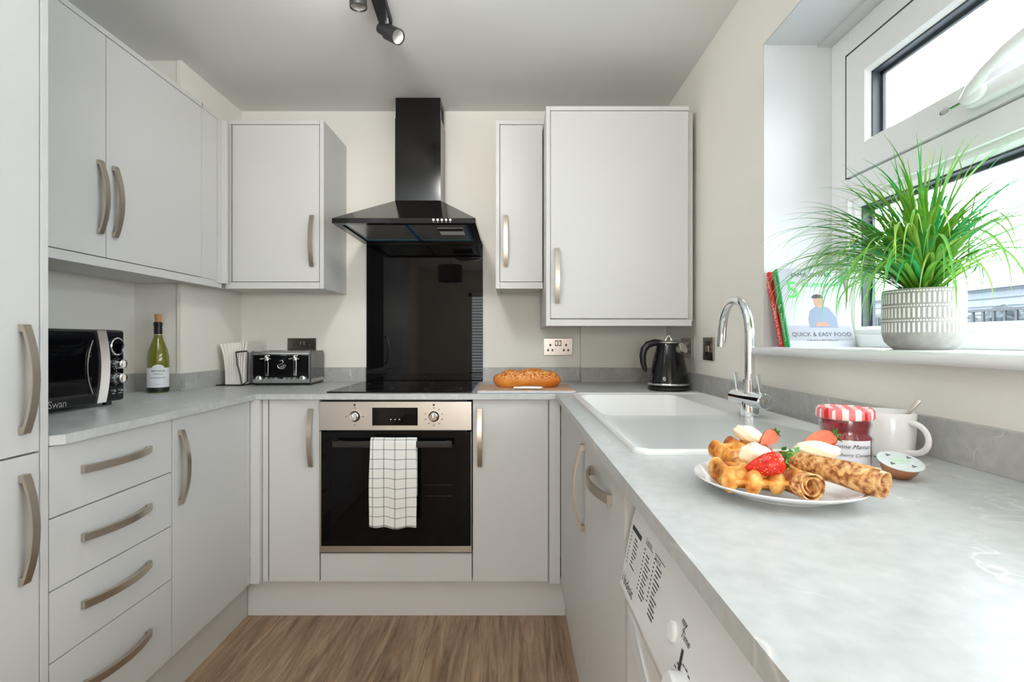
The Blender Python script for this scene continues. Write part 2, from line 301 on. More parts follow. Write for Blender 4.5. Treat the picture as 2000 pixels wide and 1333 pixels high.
def lathe(bm, prof, c=(0, 0, 0), seg=40, mi=0, sx=1, sy=1, mtx=None, mis=None):
    rings = []; c = V(c)
    for (r, z) in prof:
        if r < 1e-6: rings.append([bm.verts.new((0, 0, z))])
        else: rings.append([bm.verts.new((r*sx*cos(2*pi*k/seg), r*sy*sin(2*pi*k/seg), z)) for k in range(seg)])
    for i, (a, b) in enumerate(zip(rings, rings[1:])):
        m = mis[i] if mis else mi
        if len(a) == 1 and len(b) == 1: continue
        for k in range(seg):
            k2 = (k+1) % seg
            if len(a) == 1: f = bm.faces.new((a[0], b[k2], b[k]))
            elif len(b) == 1: f = bm.faces.new((a[k], a[k2], b[0]))
            else: f = bm.faces.new((a[k], a[k2], b[k2], b[k]))
            f.material_index = m
    for rg in rings:
        for v in rg: v.co = (mtx @ v.co if mtx else v.co) + c
    return bm
def prism(bm, poly, f0, f1, mi=0):
    a = [bm.verts.new(f0(*p)) for p in poly]; b = [bm.verts.new(f1(*p)) for p in poly]; n = len(poly)
    bm.faces.new(a[::-1]).material_index = mi; bm.faces.new(b).material_index = mi
    for k in range(n): bm.faces.new((a[k], a[(k+1) % n], b[(k+1) % n], b[k])).material_index = mi
    return bm
def grid(bm, nu, nv, fn, mi=0, closed=False):
    g = [[bm.verts.new(fn(i/(nu-1), j/(nv-1))) for j in range(nv)] for i in range(nu)]
    for i in range(nu-1):
        for j in range(nv-1):
            f = bm.faces.new((g[i][j], g[i+1][j], g[i+1][j+1], g[i][j+1])); f.material_index = mi
    return g
def blob(bm, c, rx, ry, rz, nz=0.0, seg=20, rings=12, mi=0, mtx=None, fn=None):
    prof = []
    vs0 = len(bm.verts)
    top = []
    rg = []
    for i in range(rings+1):
        t = pi*i/rings
        if i in (0, rings): rg.append([V((0, 0, cos(t)))])
        else: rg.append([V((sin(t)*cos(2*pi*k/seg), sin(t)*sin(2*pi*k/seg), cos(t))) for k in range(seg)])
    out = []
    for ring in rg:
        row = []
        for p in ring:
            q = V((p.x*rx, p.y*ry, p.z*rz))*(1+nz*(sin(p.x*7+1)*cos(p.y*6)+0.6*sin(p.z*9+p.x*5)))
            if fn: q = fn(q, p)
            if mtx: q = mtx @ q
            row.append(bm.verts.new(q+V(c)))
        out.append(row)
    for a, b in zip(out, out[1:]):
        for k in range(seg):
            k2 = (k+1) % seg
            if len(a) == 1: f = bm.faces.new((a[0], b[k], b[k2]))
            elif len(b) == 1: f = bm.faces.new((a[k], b[0], a[k2]))
            else: f = bm.faces.new((a[k], b[k], b[k2], a[k2]))
            f.material_index = mi
    return bm
WM = {}
def wmat(o):
    m = Matrix.LocRotScale(o.location, o.rotation_euler, o.scale)
    return wmat(o.parent) @ m if o.parent else m
def obj(name, bm, m, parent=None, local=False, smooth=True, ang=35, kind=None):
    bmesh.ops.recalc_face_normals(bm, faces=bm.faces)
    me = bpy.data.meshes.new(name); bm.to_mesh(me); bm.free()
    for q in (m if isinstance(m, (list, tuple)) else [m]): me.materials.append(q)
    if smooth:
        me.polygons.foreach_set('use_smooth', [True]*len(me.polygons)); me.set_sharp_from_angle(angle=R(ang))
    o = bpy.data.objects.new(name, me); C.objects.link(o)
    if smooth and ang == 35:
        w = o.modifiers.new('weighted_normal', 'WEIGHTED_NORMAL'); w.keep_sharp = True; w.weight = 100
    if parent:
        if not local: me.transform(wmat(parent).inverted())
        o.parent = parent
    if kind: o['kind'] = kind
    return o
def thing(name, label, cat, loc=(0, 0, 0), rotz=0, group=None):
    o = bpy.data.objects.new(name, None); o.empty_display_size = 0.05; C.objects.link(o)
    o.location = loc; o.rotation_euler = (0, 0, rotz); o['label'] = label; o['category'] = cat
    if group: o['group'] = group
    return o
def tag(o, label, cat, group=None):
    o['label'] = label; o['category'] = cat
    if group: o['group'] = group
    return o
def single(name, bm, m, label, cat, loc=(0, 0, 0), group=None, **kw):
    """one-mesh thing whose origin sits at loc (geometry given in world coordinates)"""
    o = obj(name, bm, m, **kw); o.data.transform(Matrix.Translation(-V(loc))); o.location = loc
    return tag(o, label, cat, group)
def struct(name, bm, m, parent=None, **kw):
    o = obj(name, bm, m, parent, **kw)
    if not parent: o['kind'] = 'structure'
    return o
def text_mesh(s, size, align='LEFT', ext=0.0, shear=0, space=1.0):
    cu = bpy.data.curves.new('lettering', 'FONT'); cu.body = s; cu.size = size; cu.align_x = align; cu.extrude = ext; cu.resolution_u = 2; cu.shear = shear; cu.space_character = space
    o = bpy.data.objects.new('lettering', cu); C.objects.link(o)
    dg = bpy.context.evaluated_depsgraph_get(); me = bpy.data.meshes.new_from_object(o.evaluated_get(dg))
    bpy.data.objects.remove(o); bpy.data.curves.remove(cu)
    return me
def text(s, size, m, parent, fn, align='LEFT', name='lettering', local=False, shear=0, bold=0, space=1.0, sx=1.0):
    """fn maps (u, v) of the lettering onto the surface, in world (or parent) coordinates"""
    me = text_mesh(s, size, align, 0, shear, space)
    if bold:
        bm = nb(); bm.from_mesh(me)
        geo = [v.co.copy() for v in bm.verts]; bm.free()
    for v in me.vertices: v.co = V(fn(v.co.x*sx, v.co.y))
    me.materials.append(m); o = bpy.data.objects.new(name, me); C.objects.link(o)
    if parent:
        if not local: me.transform(wmat(parent).inverted())
        o.parent = parent
    return o
# ================================================================== THE ROOM
CE = 2.265; BW = 2.60; RW = 0.775; LW = -1.572; NEAR = -3.5
WY0, WY1, WZ0, WZ1 = -0.30, 1.58, 1.058, 2.016
bm = nb(); box(bm, LW-0.1, RW+0.3, NEAR-0.1, BW+0.1, -0.05, 0); struct('floor', bm, m_floor, smooth=False)
bm = nb(); box(bm, LW-0.1, RW+0.3, NEAR-0.1, BW+0.1, CE, CE+0.1); struct('ceiling', bm, m_ceil, smooth=False)
bm = nb(); box(bm, LW-0.1, RW+0.3, BW, BW+0.1, 0, CE); struct('wall_back', bm, m_wall, smooth=False)
bm = nb(); box(bm, LW-0.1, LW, NEAR, BW, 0, CE); struct('wall_left', bm, m_wall, smooth=False)
bm = nb()
box(bm, RW, RW+0.3, WY1, BW, 0, CE); box(bm, RW, RW+0.3, NEAR, WY0, 0, CE); box(bm, RW, RW+0.3, WY0, WY1, 0, WZ0); box(bm, RW, RW+0.3, WY0, WY1, WZ1, CE)
struct('wall_right', bm, m_wall, smooth=False)
# white lined reveal (head and jamb)
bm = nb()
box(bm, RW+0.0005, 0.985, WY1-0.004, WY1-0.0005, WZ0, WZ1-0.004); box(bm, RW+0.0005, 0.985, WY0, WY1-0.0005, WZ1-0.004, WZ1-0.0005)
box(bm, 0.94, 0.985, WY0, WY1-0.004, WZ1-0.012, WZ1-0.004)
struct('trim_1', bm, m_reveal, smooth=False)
# wall behind the camera, with a window the splashback mirrors
bm = nb()
fx0, fx1, fz0, fz1 = -0.74, 0.66, 0.5, 1.9
box(bm, LW, fx0, NEAR-0.1, NEAR, 0, CE); box(bm, fx1, RW, NEAR-0.1, NEAR, 0, CE); box(bm, fx0, fx1, NEAR-0.1, NEAR, 0, fz0); box(bm, fx0, fx1, NEAR-0.1, NEAR, fz1, CE)
struct('wall_front', bm, m_wall, smooth=False)
w2 = bpy.data.objects.new('window_2', None); C.objects.link(w2); w2.location = (0, NEAR, fz0); w2['kind'] = 'structure'
bm = nb()
for (a, b) in ((fx0, fx0+0.06), (-0.08, 0.0), (fx1-0.06, fx1)): box(bm, a, b, NEAR-0.06, NEAR-0.01, fz0, fz1)
box(bm, fx0, fx1, NEAR-0.06, NEAR-0.01, fz0, fz0+0.06); box(bm, fx0, fx1, NEAR-0.06, NEAR-0.01, fz1-0.06, fz1); obj('window_frame', bm, m_upvc, w2)
bm = nb()
for k in range(26):
    z = fz0+0.08+k*0.05; box(bm, fx0+0.06, fx1-0.06, NEAR-0.045, NEAR-0.04, z, z+0.018)
obj('shutter_slats', bm, m_upvc, w2)
# boxed-in pipes: left corner and behind the tall wall cabinet
bm = nb(); box(bm, LW, -1.391, 2.13, BW, 0.892, CE); box(bm, -1.391, -1.373, 2.124, BW, 0.892, CE, 0.001); struct('trim_2', bm, m_wall)
bm = nb(); box(bm, 0.345, RW, 2.572, BW, 0.892, 1.9, 0.001); box(bm, 0.358, 0.362, 2.570, 2.572, 1.142, 1.146, mi=0); struct('trim_3', bm, m_wall)
# window sill board with a rounded nose and a horn past the reveal
bm = nb()
poly = [(0.985, 1.058), (0.752, 1.058)]+[(0.752-0.0125*sin(t), 1.0705-0.0125*cos(t)) for t in [pi*k/8 for k in range(1, 8)]]+[(0.752, 1.083), (0.985, 1.083)]
prism(bm, poly, lambda x, z: (x, -0.5, z), lambda x, z: (x, WY1-0.004, z))
poly2 = [(min(x, 0.7745), z) for x, z in poly]
prism(bm, poly2, lambda x, z: (x, WY1-0.004, z), lambda x, z: (x, WY1+0.035, z))
sill = struct('trim_4', bm, m_upvc, ang=50)

# window_1
win = bpy.data.objects.new('window_1', None); C.objects.link(win); win.location = (0.98, 0.64, 1.083); win['kind'] = 'structure'
FX0, FX1 = 0.982, 1.052
def ramped(bm, y0, y1, z0, z1, w, x0, x1, slope=0.012):
    """rectangular ring in the window plane, inner lip sloping towards the glass"""
    def ring(x, e): return [bm.verts.new((x, y0+e, z0+e)), bm.verts.new((x, y1-e, z0+e)), bm.verts.new((x, y1-e, z1-e)), bm.verts.new((x, y0+e, z1-e))]
    rs = [ring(x1, 0), ring(x0, 0), ring(x0, w-0.010), ring(x0+0.004, w-0.006), ring(x0+slope, w), ring(x1, w)]
    for a, b in zip(rs, rs[1:]+rs[:1]):
        for k in range(4): bm.faces.new((a[k], a[(k+1) % 4], b[(k+1) % 4], b[k]))
bm = nb()
box(bm, FX0, FX1, 1.498, WY1-0.004, 1.083, WZ1-0.012, 0.003); box(bm, FX0, FX1, WY0, WY0+0.08, 1.083, WZ1-0.012, 0.003)
box(bm, FX0, FX1, WY0, 1.498, 1.932, WZ1-0.012, 0.003); box(bm, FX0, FX1, WY0, 1.498, 1.083, 1.118, 0.003); box(bm, FX0, FX1, WY0, 1.498, 1.512, 1.572, 0.003)
obj('window_frame', bm, m_upvc, win)
bm = nb(); ramped(bm, WY0+0.08, 1.498, 1.118, 1.512, 0.024, 0.994, 1.04, 0.012); obj('glazing_bead', bm, m_upvc, win)
bm = nb(); ramped(bm, WY0+0.083, 1.494, 1.576, 1.929, 0.086, 0.976, 1.04, 0.012); sash = obj('opening_sash', bm, m_upvc, win)
bm = nb()
for (y0, y1, z0, z1) in ((WY0+0.08, 1.507, 1.930, 1.939), (1.494, 1.507, 1.574, 1.939)): box(bm, 0.9812, 0.99, y0, y1, z0, z1)
for (x0, y1, z0, z1) in ((0.9885, 1.408, 1.662, 1.843), (1.0065, 1.474, 1.142, 1.488)):
    e = 0.005; box(bm, x0, x0+0.022, y1-e, y1, z0, z1); box(bm, x0, x0+0.022, WY0+0.12, y1, z1-e, z1)
    e = 0.014; box(bm, x0+0.022, x0+0.03, y1-e, y1, z0, z1); box(bm, x0+0.022, x0+0.03, WY0+0.12, y1, z1-e, z1)
obj('gasket', bm, m_gasket, win)
bm = nb(); box(bm, 1.020, 1.024, WY0+0.1, 1.475, 1.14, 1.49); box(bm, 1.020, 1.024, WY0+0.1, 1.409, 1.66, 1.845); obj('glass', bm, m_glass, win, smooth=False)
# espagnolette handle on the sash bottom rail
bm = nb()
box(bm, 0.948, 0.976, 0.93, 1.075, 1.588, 1.622, 0.007, 3)
blob(bm, (0.945, 1.05, 1.607), 0.014, 0.03, 0.017)
tube(bm, [(0.944, 1.06, 1.607), (0.934, 1.04, 1.615), (0.924, 1.0, 1.628), (0.918, 0.95, 1.645), (0.916, 0.90, 1.655), (0.918, 0.86, 1.656)], [0.012, 0.0125, 0.011, 0.010, 0.010, 0.008], 14)
wh = obj('window_handle', bm, m_upvc, win, ang=60)
bm = nb(); cyl(bm, (0.946, 1.076, 1.604), (0.940, 1.10, 1.600), 0.0035, seg=10); tube(bm, [(0.938, 1.098, 1.600), (0.936, 1.108, 1.599), (0.935, 1.118, 1.598)], [0.004, 0.008, 0.005], 12, sx=0.3); obj('key', bm, m_chrome, wh)

# ================================================================== CABINETS
# front planes: 'B' back run faces -y, 'L' left run faces +x, 'R' right run faces -x ; a = coordinate along the run
def P(pl, a, n, z):
    k, d = pl
    if k == 'B': return (a, d-n, z)
    if k == 'L': return (d+n, a, z)
    return (d-n, a, z)
def pbox(bm, pl, a0, a1, n0, n1, z0, z1, bev=0, mi=0):
    p = P(pl, a0, n0, z0); q = P(pl, a1, n1, z1)
    box(bm, min(p[0], q[0]), max(p[0], q[0]), min(p[1], q[1]), max(p[1], q[1]), z0, z1, bev, 2, mi)
def handle(parent, pl, a, z, vert=True, L=0.228, w=0.018):
    bm = nb(); n = 14; out = []; inn = []
    for i in range(n+1):
        t = -1+2*i/n; out.append((t*L/2, 0.010+0.021*(1-t*t)))
    poly = [(-L/2, 0)]+out+[(L/2, 0), (L/2-0.015, 0)]
    for i in range(n+1):
        t = 0.86-1.72*i/n; poly.append((t*L/2, 0.0035+0.021*(1-t*t)))
    poly += [(-L/2+0.015, 0)]
    def mk(s):
        def f(u, h):
            if vert: return P(pl, a+s*w/2, h, z+u)
            return P(pl, a+u, h, z+s*w/2)
        return f
    prism(bm, poly, mk(-1), mk(1))
    es = [e for e in bm.edges]
    bmesh.ops.bevel(bm, geom=[e for e in bm.edges if len(e.link_faces) == 2 and e.calc_face_angle(0) > 1.2], offset=0.0008, segments=1, affect='EDGES')
    return obj('handle', bm, m_nick, parent, ang=30)
def front(parent, pl, a0, a1, z0, z1, name='door', g=0.0016, hd=None, **kw):
    bm = nb(); pbox(bm, pl, a0+g, a1-g, -0.018, 0, z0+g, z1-g, 0.001)
    d = obj(name, bm, m_cab, parent)
    if hd: handle(d, pl, *hd)
    return d
BP = ('B', 2.016); LP = ('L', -1.02); RP = ('R', 0.190); UB = ('B', 2.285); UL = ('L', -1.282)

# tall larder unit, left foreground
t = thing('tall_cabinet', 'tall light grey larder cabinet at the left edge, beside the microwave', 'cabinet', (-1.3, 0.8, 0))
bm = nb(); box(bm, LW+0.002, -1.041, 0.10, 1.106, 0.12, 2.24); obj('carcass', bm, m_carc, t)
bm = nb(); box(bm, LW+0.002, -1.019, 1.107, 1.1255, 0.0, 2.24, 0.001); obj('end_panel', bm, m_cab, t)
bm = nb(); box(bm, -1.09, -1.075, 0.10, 1.106, 0.0, 0.12); obj('kickboard', bm, m_cab, t)
front(t, LP, 0.506, 1.106, 0.863, 2.235, hd=(1.066, 1.022)); front(t, LP, 0.506, 1.106, 0.15, 0.862, hd=(1.066, 0.709))
front(t, LP, 0.10, 0.504, 0.15, 2.235)
# drawer unit
t = thing('drawer_unit', 'grey base unit of four wide drawers below the microwave', 'drawers', (-1.3, 1.33, 0.15))
bm = nb(); box(bm, LW+0.03, -1.040, 1.127, 1.535, 0.15, 0.869); obj('carcass', bm, m_carc, t)
zz = [0.869, 0.707, 0.5455, 0.386, 0.150]; hz = [0.797, 0.635, 0.475, 0.282]
for i in range(4): front(t, LP, 1.127, 1.536, zz[i+1], zz[i], 'drawer', hd=(1.325, hz[i], False))
# left base cabinet + corner post
t = thing('base_cabinet', 'grey base cabinet right of the four drawers, one door', 'cabinet', (-1.3, 1.75, 0.15))
bm = nb(); box(bm, LW+0.03, -1.040, 1.537, 1.955, 0.15, 0.869); obj('carcass', bm, m_carc, t)
front(t, LP, 1.537, 1.956, 0.15, 0.869, hd=(1.572, 0.713))
bm = nb(); pbox(bm, LP, 1.958, 1.996, -0.03, -0.002, 0.15, 0.869, 0.001); box(bm, -1.022, -0.984, 1.997, 2.03, 0.15, 0.869, 0.001); obj('corner_post', bm, m_cab, t)
# back run
t = thing('base_cabinet', 'narrow grey base cabinet immediately left of the oven', 'cabinet', (-0.87, 2.3, 0.15))
bm = nb(); box(bm, -0.982, -0.757, 2.036, 2.58, 0.15, 0.869); obj('carcass', bm, m_carc, t)
front(t, BP, -0.958, -0.756, 0.15, 0.869, hd=(-0.790, 0.719)); bm = nb(); pbox(bm, BP, -0.982, -0.961, -0.018, -0.001, 0.15, 0.869, 0.001); obj('filler_strip', bm, m_cab, t)
t = thing('oven_housing', 'grey housing panel directly below the built-in oven', 'cabinet', (-0.456, 2.3, 0.15))
bm = nb(); box(bm, -0.754, -0.158, 2.036, 2.58, 0.15, 0.262); obj('carcass', bm, m_carc, t); front(t, BP, -0.755, -0.157, 0.15, 0.264, 'panel')
t = thing('base_cabinet', 'grey base cabinet immediately right of the oven', 'cabinet', (0.0, 2.3, 0.15))
bm = nb(); box(bm, -0.155, 0.160, 2.036, 2.56, 0.15, 0.869); obj('carcass', bm, m_carc, t)
front(t, BP, -0.156, 0.143, 0.15, 0.869, hd=(-0.127, 0.719)); bm = nb(); pbox(bm, BP, 0.1465, 0.1895, -0.018, 0.004, 0.143, 0.869, 0.001); obj('corner_post', bm, m_cab, t)
# right run
t = thing('base_cabinet', 'grey base cabinet under the sink with a vertical bow handle', 'cabinet', (0.45, 1.65, 0.15))
bm = nb(); box(bm, 0.210, 0.228, 1.315, 1.998, 0.15, 0.869); box(bm, 0.228, 0.75, 1.315, 1.33, 0.15, 0.869); box(bm, 0.228, 0.75, 1.98, 1.998, 0.15, 0.869); box(bm, 0.228, 0.75, 1.331, 1.979, 0.15, 0.168); obj('carcass', bm, m_carc, t)
front(t, RP, 1.313, 1.90, 0.15, 0.869, hd=(1.347, 0.715)); bm = nb(); pbox(bm, RP, 1.903, 1.998, -0.018, -0.001, 0.15, 0.869, 0.001); obj('filler_strip', bm, m_cab, t)
t = thing('base_cabinet', 'grey appliance door with horizontal bow handle beside the washing machine', 'cabinet', (0.45, 1.08, 0.15))
bm = nb(); box(bm, 0.210, 0.228, 0.862, 1.311, 0.15, 0.869); box(bm, 0.228, 0.75, 0.862, 0.88, 0.15, 0.869); box(bm, 0.228, 0.75, 0.881, 1.311, 0.15, 0.168); obj('carcass', bm, m_carc, t)
front(t, RP, 0.862, 1.312, 0.15, 0.869, hd=(1.085, 0.800, False))
bm = nb(); box(bm, 0.212, 0.75, 0.842, 0.860, 0.0, 0.869, 0.001); obj('end_panel', bm, m_cab, t)
# plinths
bm = nb(); box(bm, -1.074, -1.058, 1.127, 2.048, 0, 0.149); single('plinth', bm, m_cab, 'grey plinth along the floor under the drawers on the left', 'plinth', (-1.066, 1.58, 0))
bm = nb(); box(bm, -1.057, 0.214, 2.049, 2.064, 0, 0.149); single('plinth', bm, m_cab, 'grey plinth along the floor beneath the oven', 'plinth', (-0.42, 2.056, 0))
bm = nb(); box(bm, 0.215, 0.2275, 0.862, 2.048, 0, 0.149); single('plinth', bm, m_cab, 'grey plinth along the floor under the sink cabinets on the right', 'plinth', (0.22, 1.45, 0))
# wall cabinets
UZ0, UZ1 = 1.332, 2.084
t = thing('wall_cabinet', 'long light grey wall cabinet with two handles above the microwave', 'cabinet', (-1.42, 1.65, UZ0))
bm = nb(); box(bm, LW+0.003, -1.302, 1.127, 2.1225, UZ0+0.02, UZ1-0.019); obj('carcass', bm, m_carc, t)
bm = nb(); box(bm, LW+0.003, -1.282, 1.127, 2.123, UZ1-0.018, UZ1, 0.001); box(bm, -1.39, -1.282, 2.117, 2.262, UZ1-0.018, UZ1, 0.001); obj('top_panel', bm, m_cab, t)
bm = nb(); box(bm, -1.304, -1.282, 1.127, 2.262, UZ0, UZ0+0.029, 0.001); box(bm, LW+0.003, -1.304, 1.127, 2.1225, UZ0+0.008, UZ0+0.020); obj('pelmet', bm, m_cab, t)
front(t, UL, 1.127, 1.617, 1.362, 2.065, hd=(1.588, 1.547)); front(t, UL, 1.617, 2.115, 1.362, 2.065, hd=(1.648, 1.547))
bm = nb(); pbox(bm, UL, 2.117, 2.225, -0.018, -0.001, 1.362, 2.065, 0.001); obj('filler_panel', bm, m_cab, t)
bm = nb(); pbox(bm, UL, 2.228, 2.262, -0.018, 0.004, 1.352, 2.070, 0.001); pbox(bm, UL, 2.252, 2.262, 0.004, 0.028, 1.352, 2.070, 0.001); obj('corner_post', bm, m_cab, t)
t = thing('wall_cabinet', 'light grey single-door wall cabinet left of the cooker hood', 'cabinet', (-1.05, 2.45, UZ0))
bm = nb(); box(bm, -1.365, -0.861, 2.305, BW-0.002, UZ0+0.02, UZ1-0.019); obj('carcass', bm, m_carc, t)
bm = nb(); box(bm, -0.858, -0.840, 2.285, BW-0.002, UZ0, UZ1, 0.001); obj('end_panel', bm, m_cab, t)
bm = nb(); box(bm, -1.28, -0.859, 2.285, BW-0.002, UZ1-0.018, UZ1, 0.001); obj('top_panel', bm, m_cab, t)
bm = nb(); box(bm, -1.28, -0.859, 2.285, 2.305, UZ0, UZ0+0.029, 0.001); box(bm, -1.365, -0.859, 2.305, BW-0.002, UZ0+0.008, UZ0+0.020); obj('pelmet', bm, m_cab, t)
front(t, UB, -1.25, -0.859, 1.362, 2.065, hd=(-0.891, 1.545)); bm = nb(); pbox(bm, UB, -1.276, -1.254, -0.018, 0, 1.362, 2.065, 0.001); obj('filler_strip', bm, m_cab, t)
t = thing('wall_cabinet', 'narrow light grey wall cabinet right of the cooker hood', 'cabinet', (0.03, 2.45, UZ0))
bm = nb(); box(bm, -0.054, 0.137, 2.305, BW-0.002, UZ0+0.02, UZ1-0.019); obj('carcass', bm, m_carc, t)
bm = nb(); box(bm, -0.073, -0.055, 2.285, BW-0.002, UZ0, UZ1, 0.001); obj('end_panel', bm, m_cab, t)
bm = nb(); box(bm, -0.0545, 0.138, 2.285, BW-0.002, UZ1-0.018, UZ1, 0.001); obj('top_panel', bm, m_cab, t)
bm = nb(); box(bm, -0.0545, 0.138, 2.285, 2.305, UZ0, UZ0+0.029, 0.001); box(bm, -0.0545, 0.138, 2.305, BW-0.002, UZ0+0.008, UZ0+0.020); obj('pelmet', bm, m_cab, t)
front(t, UB, -0.0545, 0.137, 1.362, 2.065, hd=(-0.028, 1.545))
GB = ('B', 2.120); GZ0, GZ1 = 1.161, 2.072
t = thing('wall_cabinet', 'large light grey boiler cupboard above the kettle', 'cabinet', (0.45, 2.35, GZ0))
bm = nb(); box(bm, 0.162, 0.755, 2.14, 2.571, GZ0+0.02, GZ1-0.019); obj('carcass', bm, m_carc, t)
bm = nb(); box(bm, 0.141, 0.1585, 2.120, BW-0.002, GZ0, GZ1, 0.001); obj('end_panel', bm, m_cab, t)
bm = nb(); box(bm, 0.1585, 0.733, 2.120, 2.571, GZ1-0.018, GZ1, 0.001); obj('top_panel', bm, m_cab, t)
bm = nb(); box(bm, 0.1585, 0.744, 2.120, 2.14, GZ0, GZ0+0.027, 0.001); box(bm, 0.1585, 0.744, 2.14, 2.571, GZ0+0.008, GZ0+0.020); obj('pelmet', bm, m_cab, t)
front(t, GB, 0.1585, 0.731, GZ0+0.030, GZ1-0.019, hd=(0.187, 1.369))
# ================================================================== WORKTOPS, UPSTANDS
Z0, Z1 = 0.870, 0.892
def slab(bm, poly, z0, z1, bev=0.0015):
    a = [bm.verts.new((x, y, z0)) for x, y in poly]; b = [bm.verts.new((x, y, z1)) for x, y in poly]; n = len(poly)
    bm.faces.new(a[::-1]); bm.faces.new(b)
    for k in range(n): bm.faces.new((a[k], a[(k+1) % n], b[(k+1) % n], b[k]))
bm = nb(); slab(bm, [(LW+0.001, 1.127), (-1.018, 1.127), (-1.0, 1.147), (-1.0, BW-0.002), (-1.374, BW-0.002), (-1.374, 2.122), (LW+0.001, 2.122)], Z0, Z1); single('worktop', bm, m_top, 'pale grey marble-effect worktop carrying the microwave and wine bottle', 'worktop', (-1.3, 1.8, Z0))
bm = nb(); box(bm, -0.9995, 0.1715, 1.996, BW-0.001, Z0, Z1, 0.001); single('worktop', bm, m_top, 'pale grey worktop across the back holding the hob', 'worktop', (-0.4, 2.3, Z0))
SX0, SX1, SY0, SY1 = 0.228, 0.735, 0.945, 1.975
bm = nb()
o4 = [(0.172, -0.45), (RW-0.001, -0.45), (RW-0.001, 2.571), (0.172, 2.571)]; i4 = [(SX0+0.012, SY0+0.012), (SX1-0.012, SY0+0.012), (SX1-0.012, SY1-0.012), (SX0+0.012, SY1-0.012)]
def rg(p, z): return [bm.verts.new((x, y, z)) for x, y in p]
oa, ob, ia, ib = rg(o4, Z0), rg(o4, Z1), rg(i4, Z0), rg(i4, Z1)
for k in range(4):
    k2 = (k+1) % 4
    bm.faces.new((ob[k], ob[k2], ib[k2], ib[k])); bm.faces.new((oa[k2], oa[k], ia[k], ia[k2])); bm.faces.new((oa[k], oa[k2], ob[k2], ob[k])); bm.faces.new((ia[k2], ia[k], ib[k], ib[k2]))
single('worktop', bm, m_top, 'long pale grey worktop with the sink and breakfast plate, under the window', 'worktop', (0.47, 1.0, Z0), smooth=False)
UH = 0.964
def up(x0, x1, y0, y1, label):
    bm = nb(); box(bm, x0, x1, y0, y1, Z1, UH, 0.001); single('upstand', bm, m_up, label, 'upstand', ((x0+x1)/2, (y0+y1)/2, Z1))
up(LW+0.001, LW+0.019, 1.127, 2.110, 'grey marble upstand strip behind the microwave'); up(LW+0.001, -1.3555, 2.111, 2.1235, 'short grey marble upstand strip behind the wine bottle')
up(-1.373, -1.355, 2.124, BW-0.001, 'grey marble upstand strip beside the white napkins'); up(-1.3545, -0.738, BW-0.019, BW-0.001, 'grey marble upstand strip behind the toaster')
up(-0.147, 0.344, BW-0.019, BW-0.001, 'grey marble upstand strip behind the bread'); up(0.3455, 0.756, 2.554, 2.5715, 'grey marble upstand strip behind the kettle')
up(0.757, 0.7745, -0.45, 2.5715, 'long grey marble upstand strip below the window')
# ================================================================== SINK
bm = nb()
def rrect(x0, x1, y0, y1, r, z, n=6):
    pts = []
    for (cx, cy, a0) in ((x1-r, y1-r, 0), (x0+r, y1-r, 90), (x0+r, y0+r, 180), (x1-r, y0+r, 270)):
        for k in range(n+1):
            a = R(a0+90*k/n); pts.append(V((cx+r*cos(a), cy+r*sin(a), z)))
    return pts
def loft(bm, loops, close=False, mi=0):
    rs = [[bm.verts.new(p) for p in l] for l in loops]
    for a, b in zip(rs, rs[1:]):
        n = len(a)
        for k in range(n): bm.faces.new((a[k], a[(k+1) % n], b[(k+1) % n], b[k])).material_index = mi
    return rs
t = thing('sink', 'white composite single-bowl sink with smooth drainer set into the worktop', 'sink', (0.48, 1.45, Z1))
BX0, BX1, BY0, BY1 = 0.250, 0.605, 1.39, 1.915
zt = Z1+0.009
outer = [rrect(SX0, SX1, SY0, SY1, 0.03, Z1), rrect(SX0, SX1, SY0, SY1, 0.03, zt-0.004), rrect(SX0+0.004, SX1-0.004, SY0+0.004, SY1-0.004, 0.028, zt), rrect(SX0+0.014, SX1-0.014, SY0+0.014, SY1-0.014, 0.022, zt), rrect(SX0+0.018, SX1-0.018, SY0+0.018, SY1-0.018, 0.02, zt-0.003)]
rs = loft(bm, outer)
inner_top = rs[-1]
bowl = [rrect(BX0, BX1, BY0, BY1, 0.045, zt-0.003), rrect(BX0+0.003, BX1-0.003, BY0+0.003, BY1-0.003, 0.043, zt-0.008), rrect(BX0+0.012, BX1-0.012, BY0+0.012, BY1-0.012, 0.05, Z1-0.15), rrect(BX0+0.04, BX1-0.04, BY0+0.04, BY1-0.04, 0.05, Z1-0.175)]
rb = loft(bm, bowl)
bm.faces.new(rb[-1])
n = len(inner_top)
for k in range(n):
    bm.faces.new((inner_top[k], inner_top[(k+1) % n], rb[0][(k+1) % n], rb[0][k]))
obj('basin', bm, m_sink, t, ang=40)
bm = nb(); box(bm, 0.228, 0.232, 1.0, 1.01, Z1-0.01, Z1-0.005)
bm.free(); bm = nb()
bm.free()
bm = nb(); lathe(bm, [(0, 0), (0.042, 0), (0.042, 0.003), (0.03, 0.004), (0.028, 0.001), (0, 0.001)], (0.43, 1.65, Z1-0.175)); obj('waste', bm, m_chrome, t)
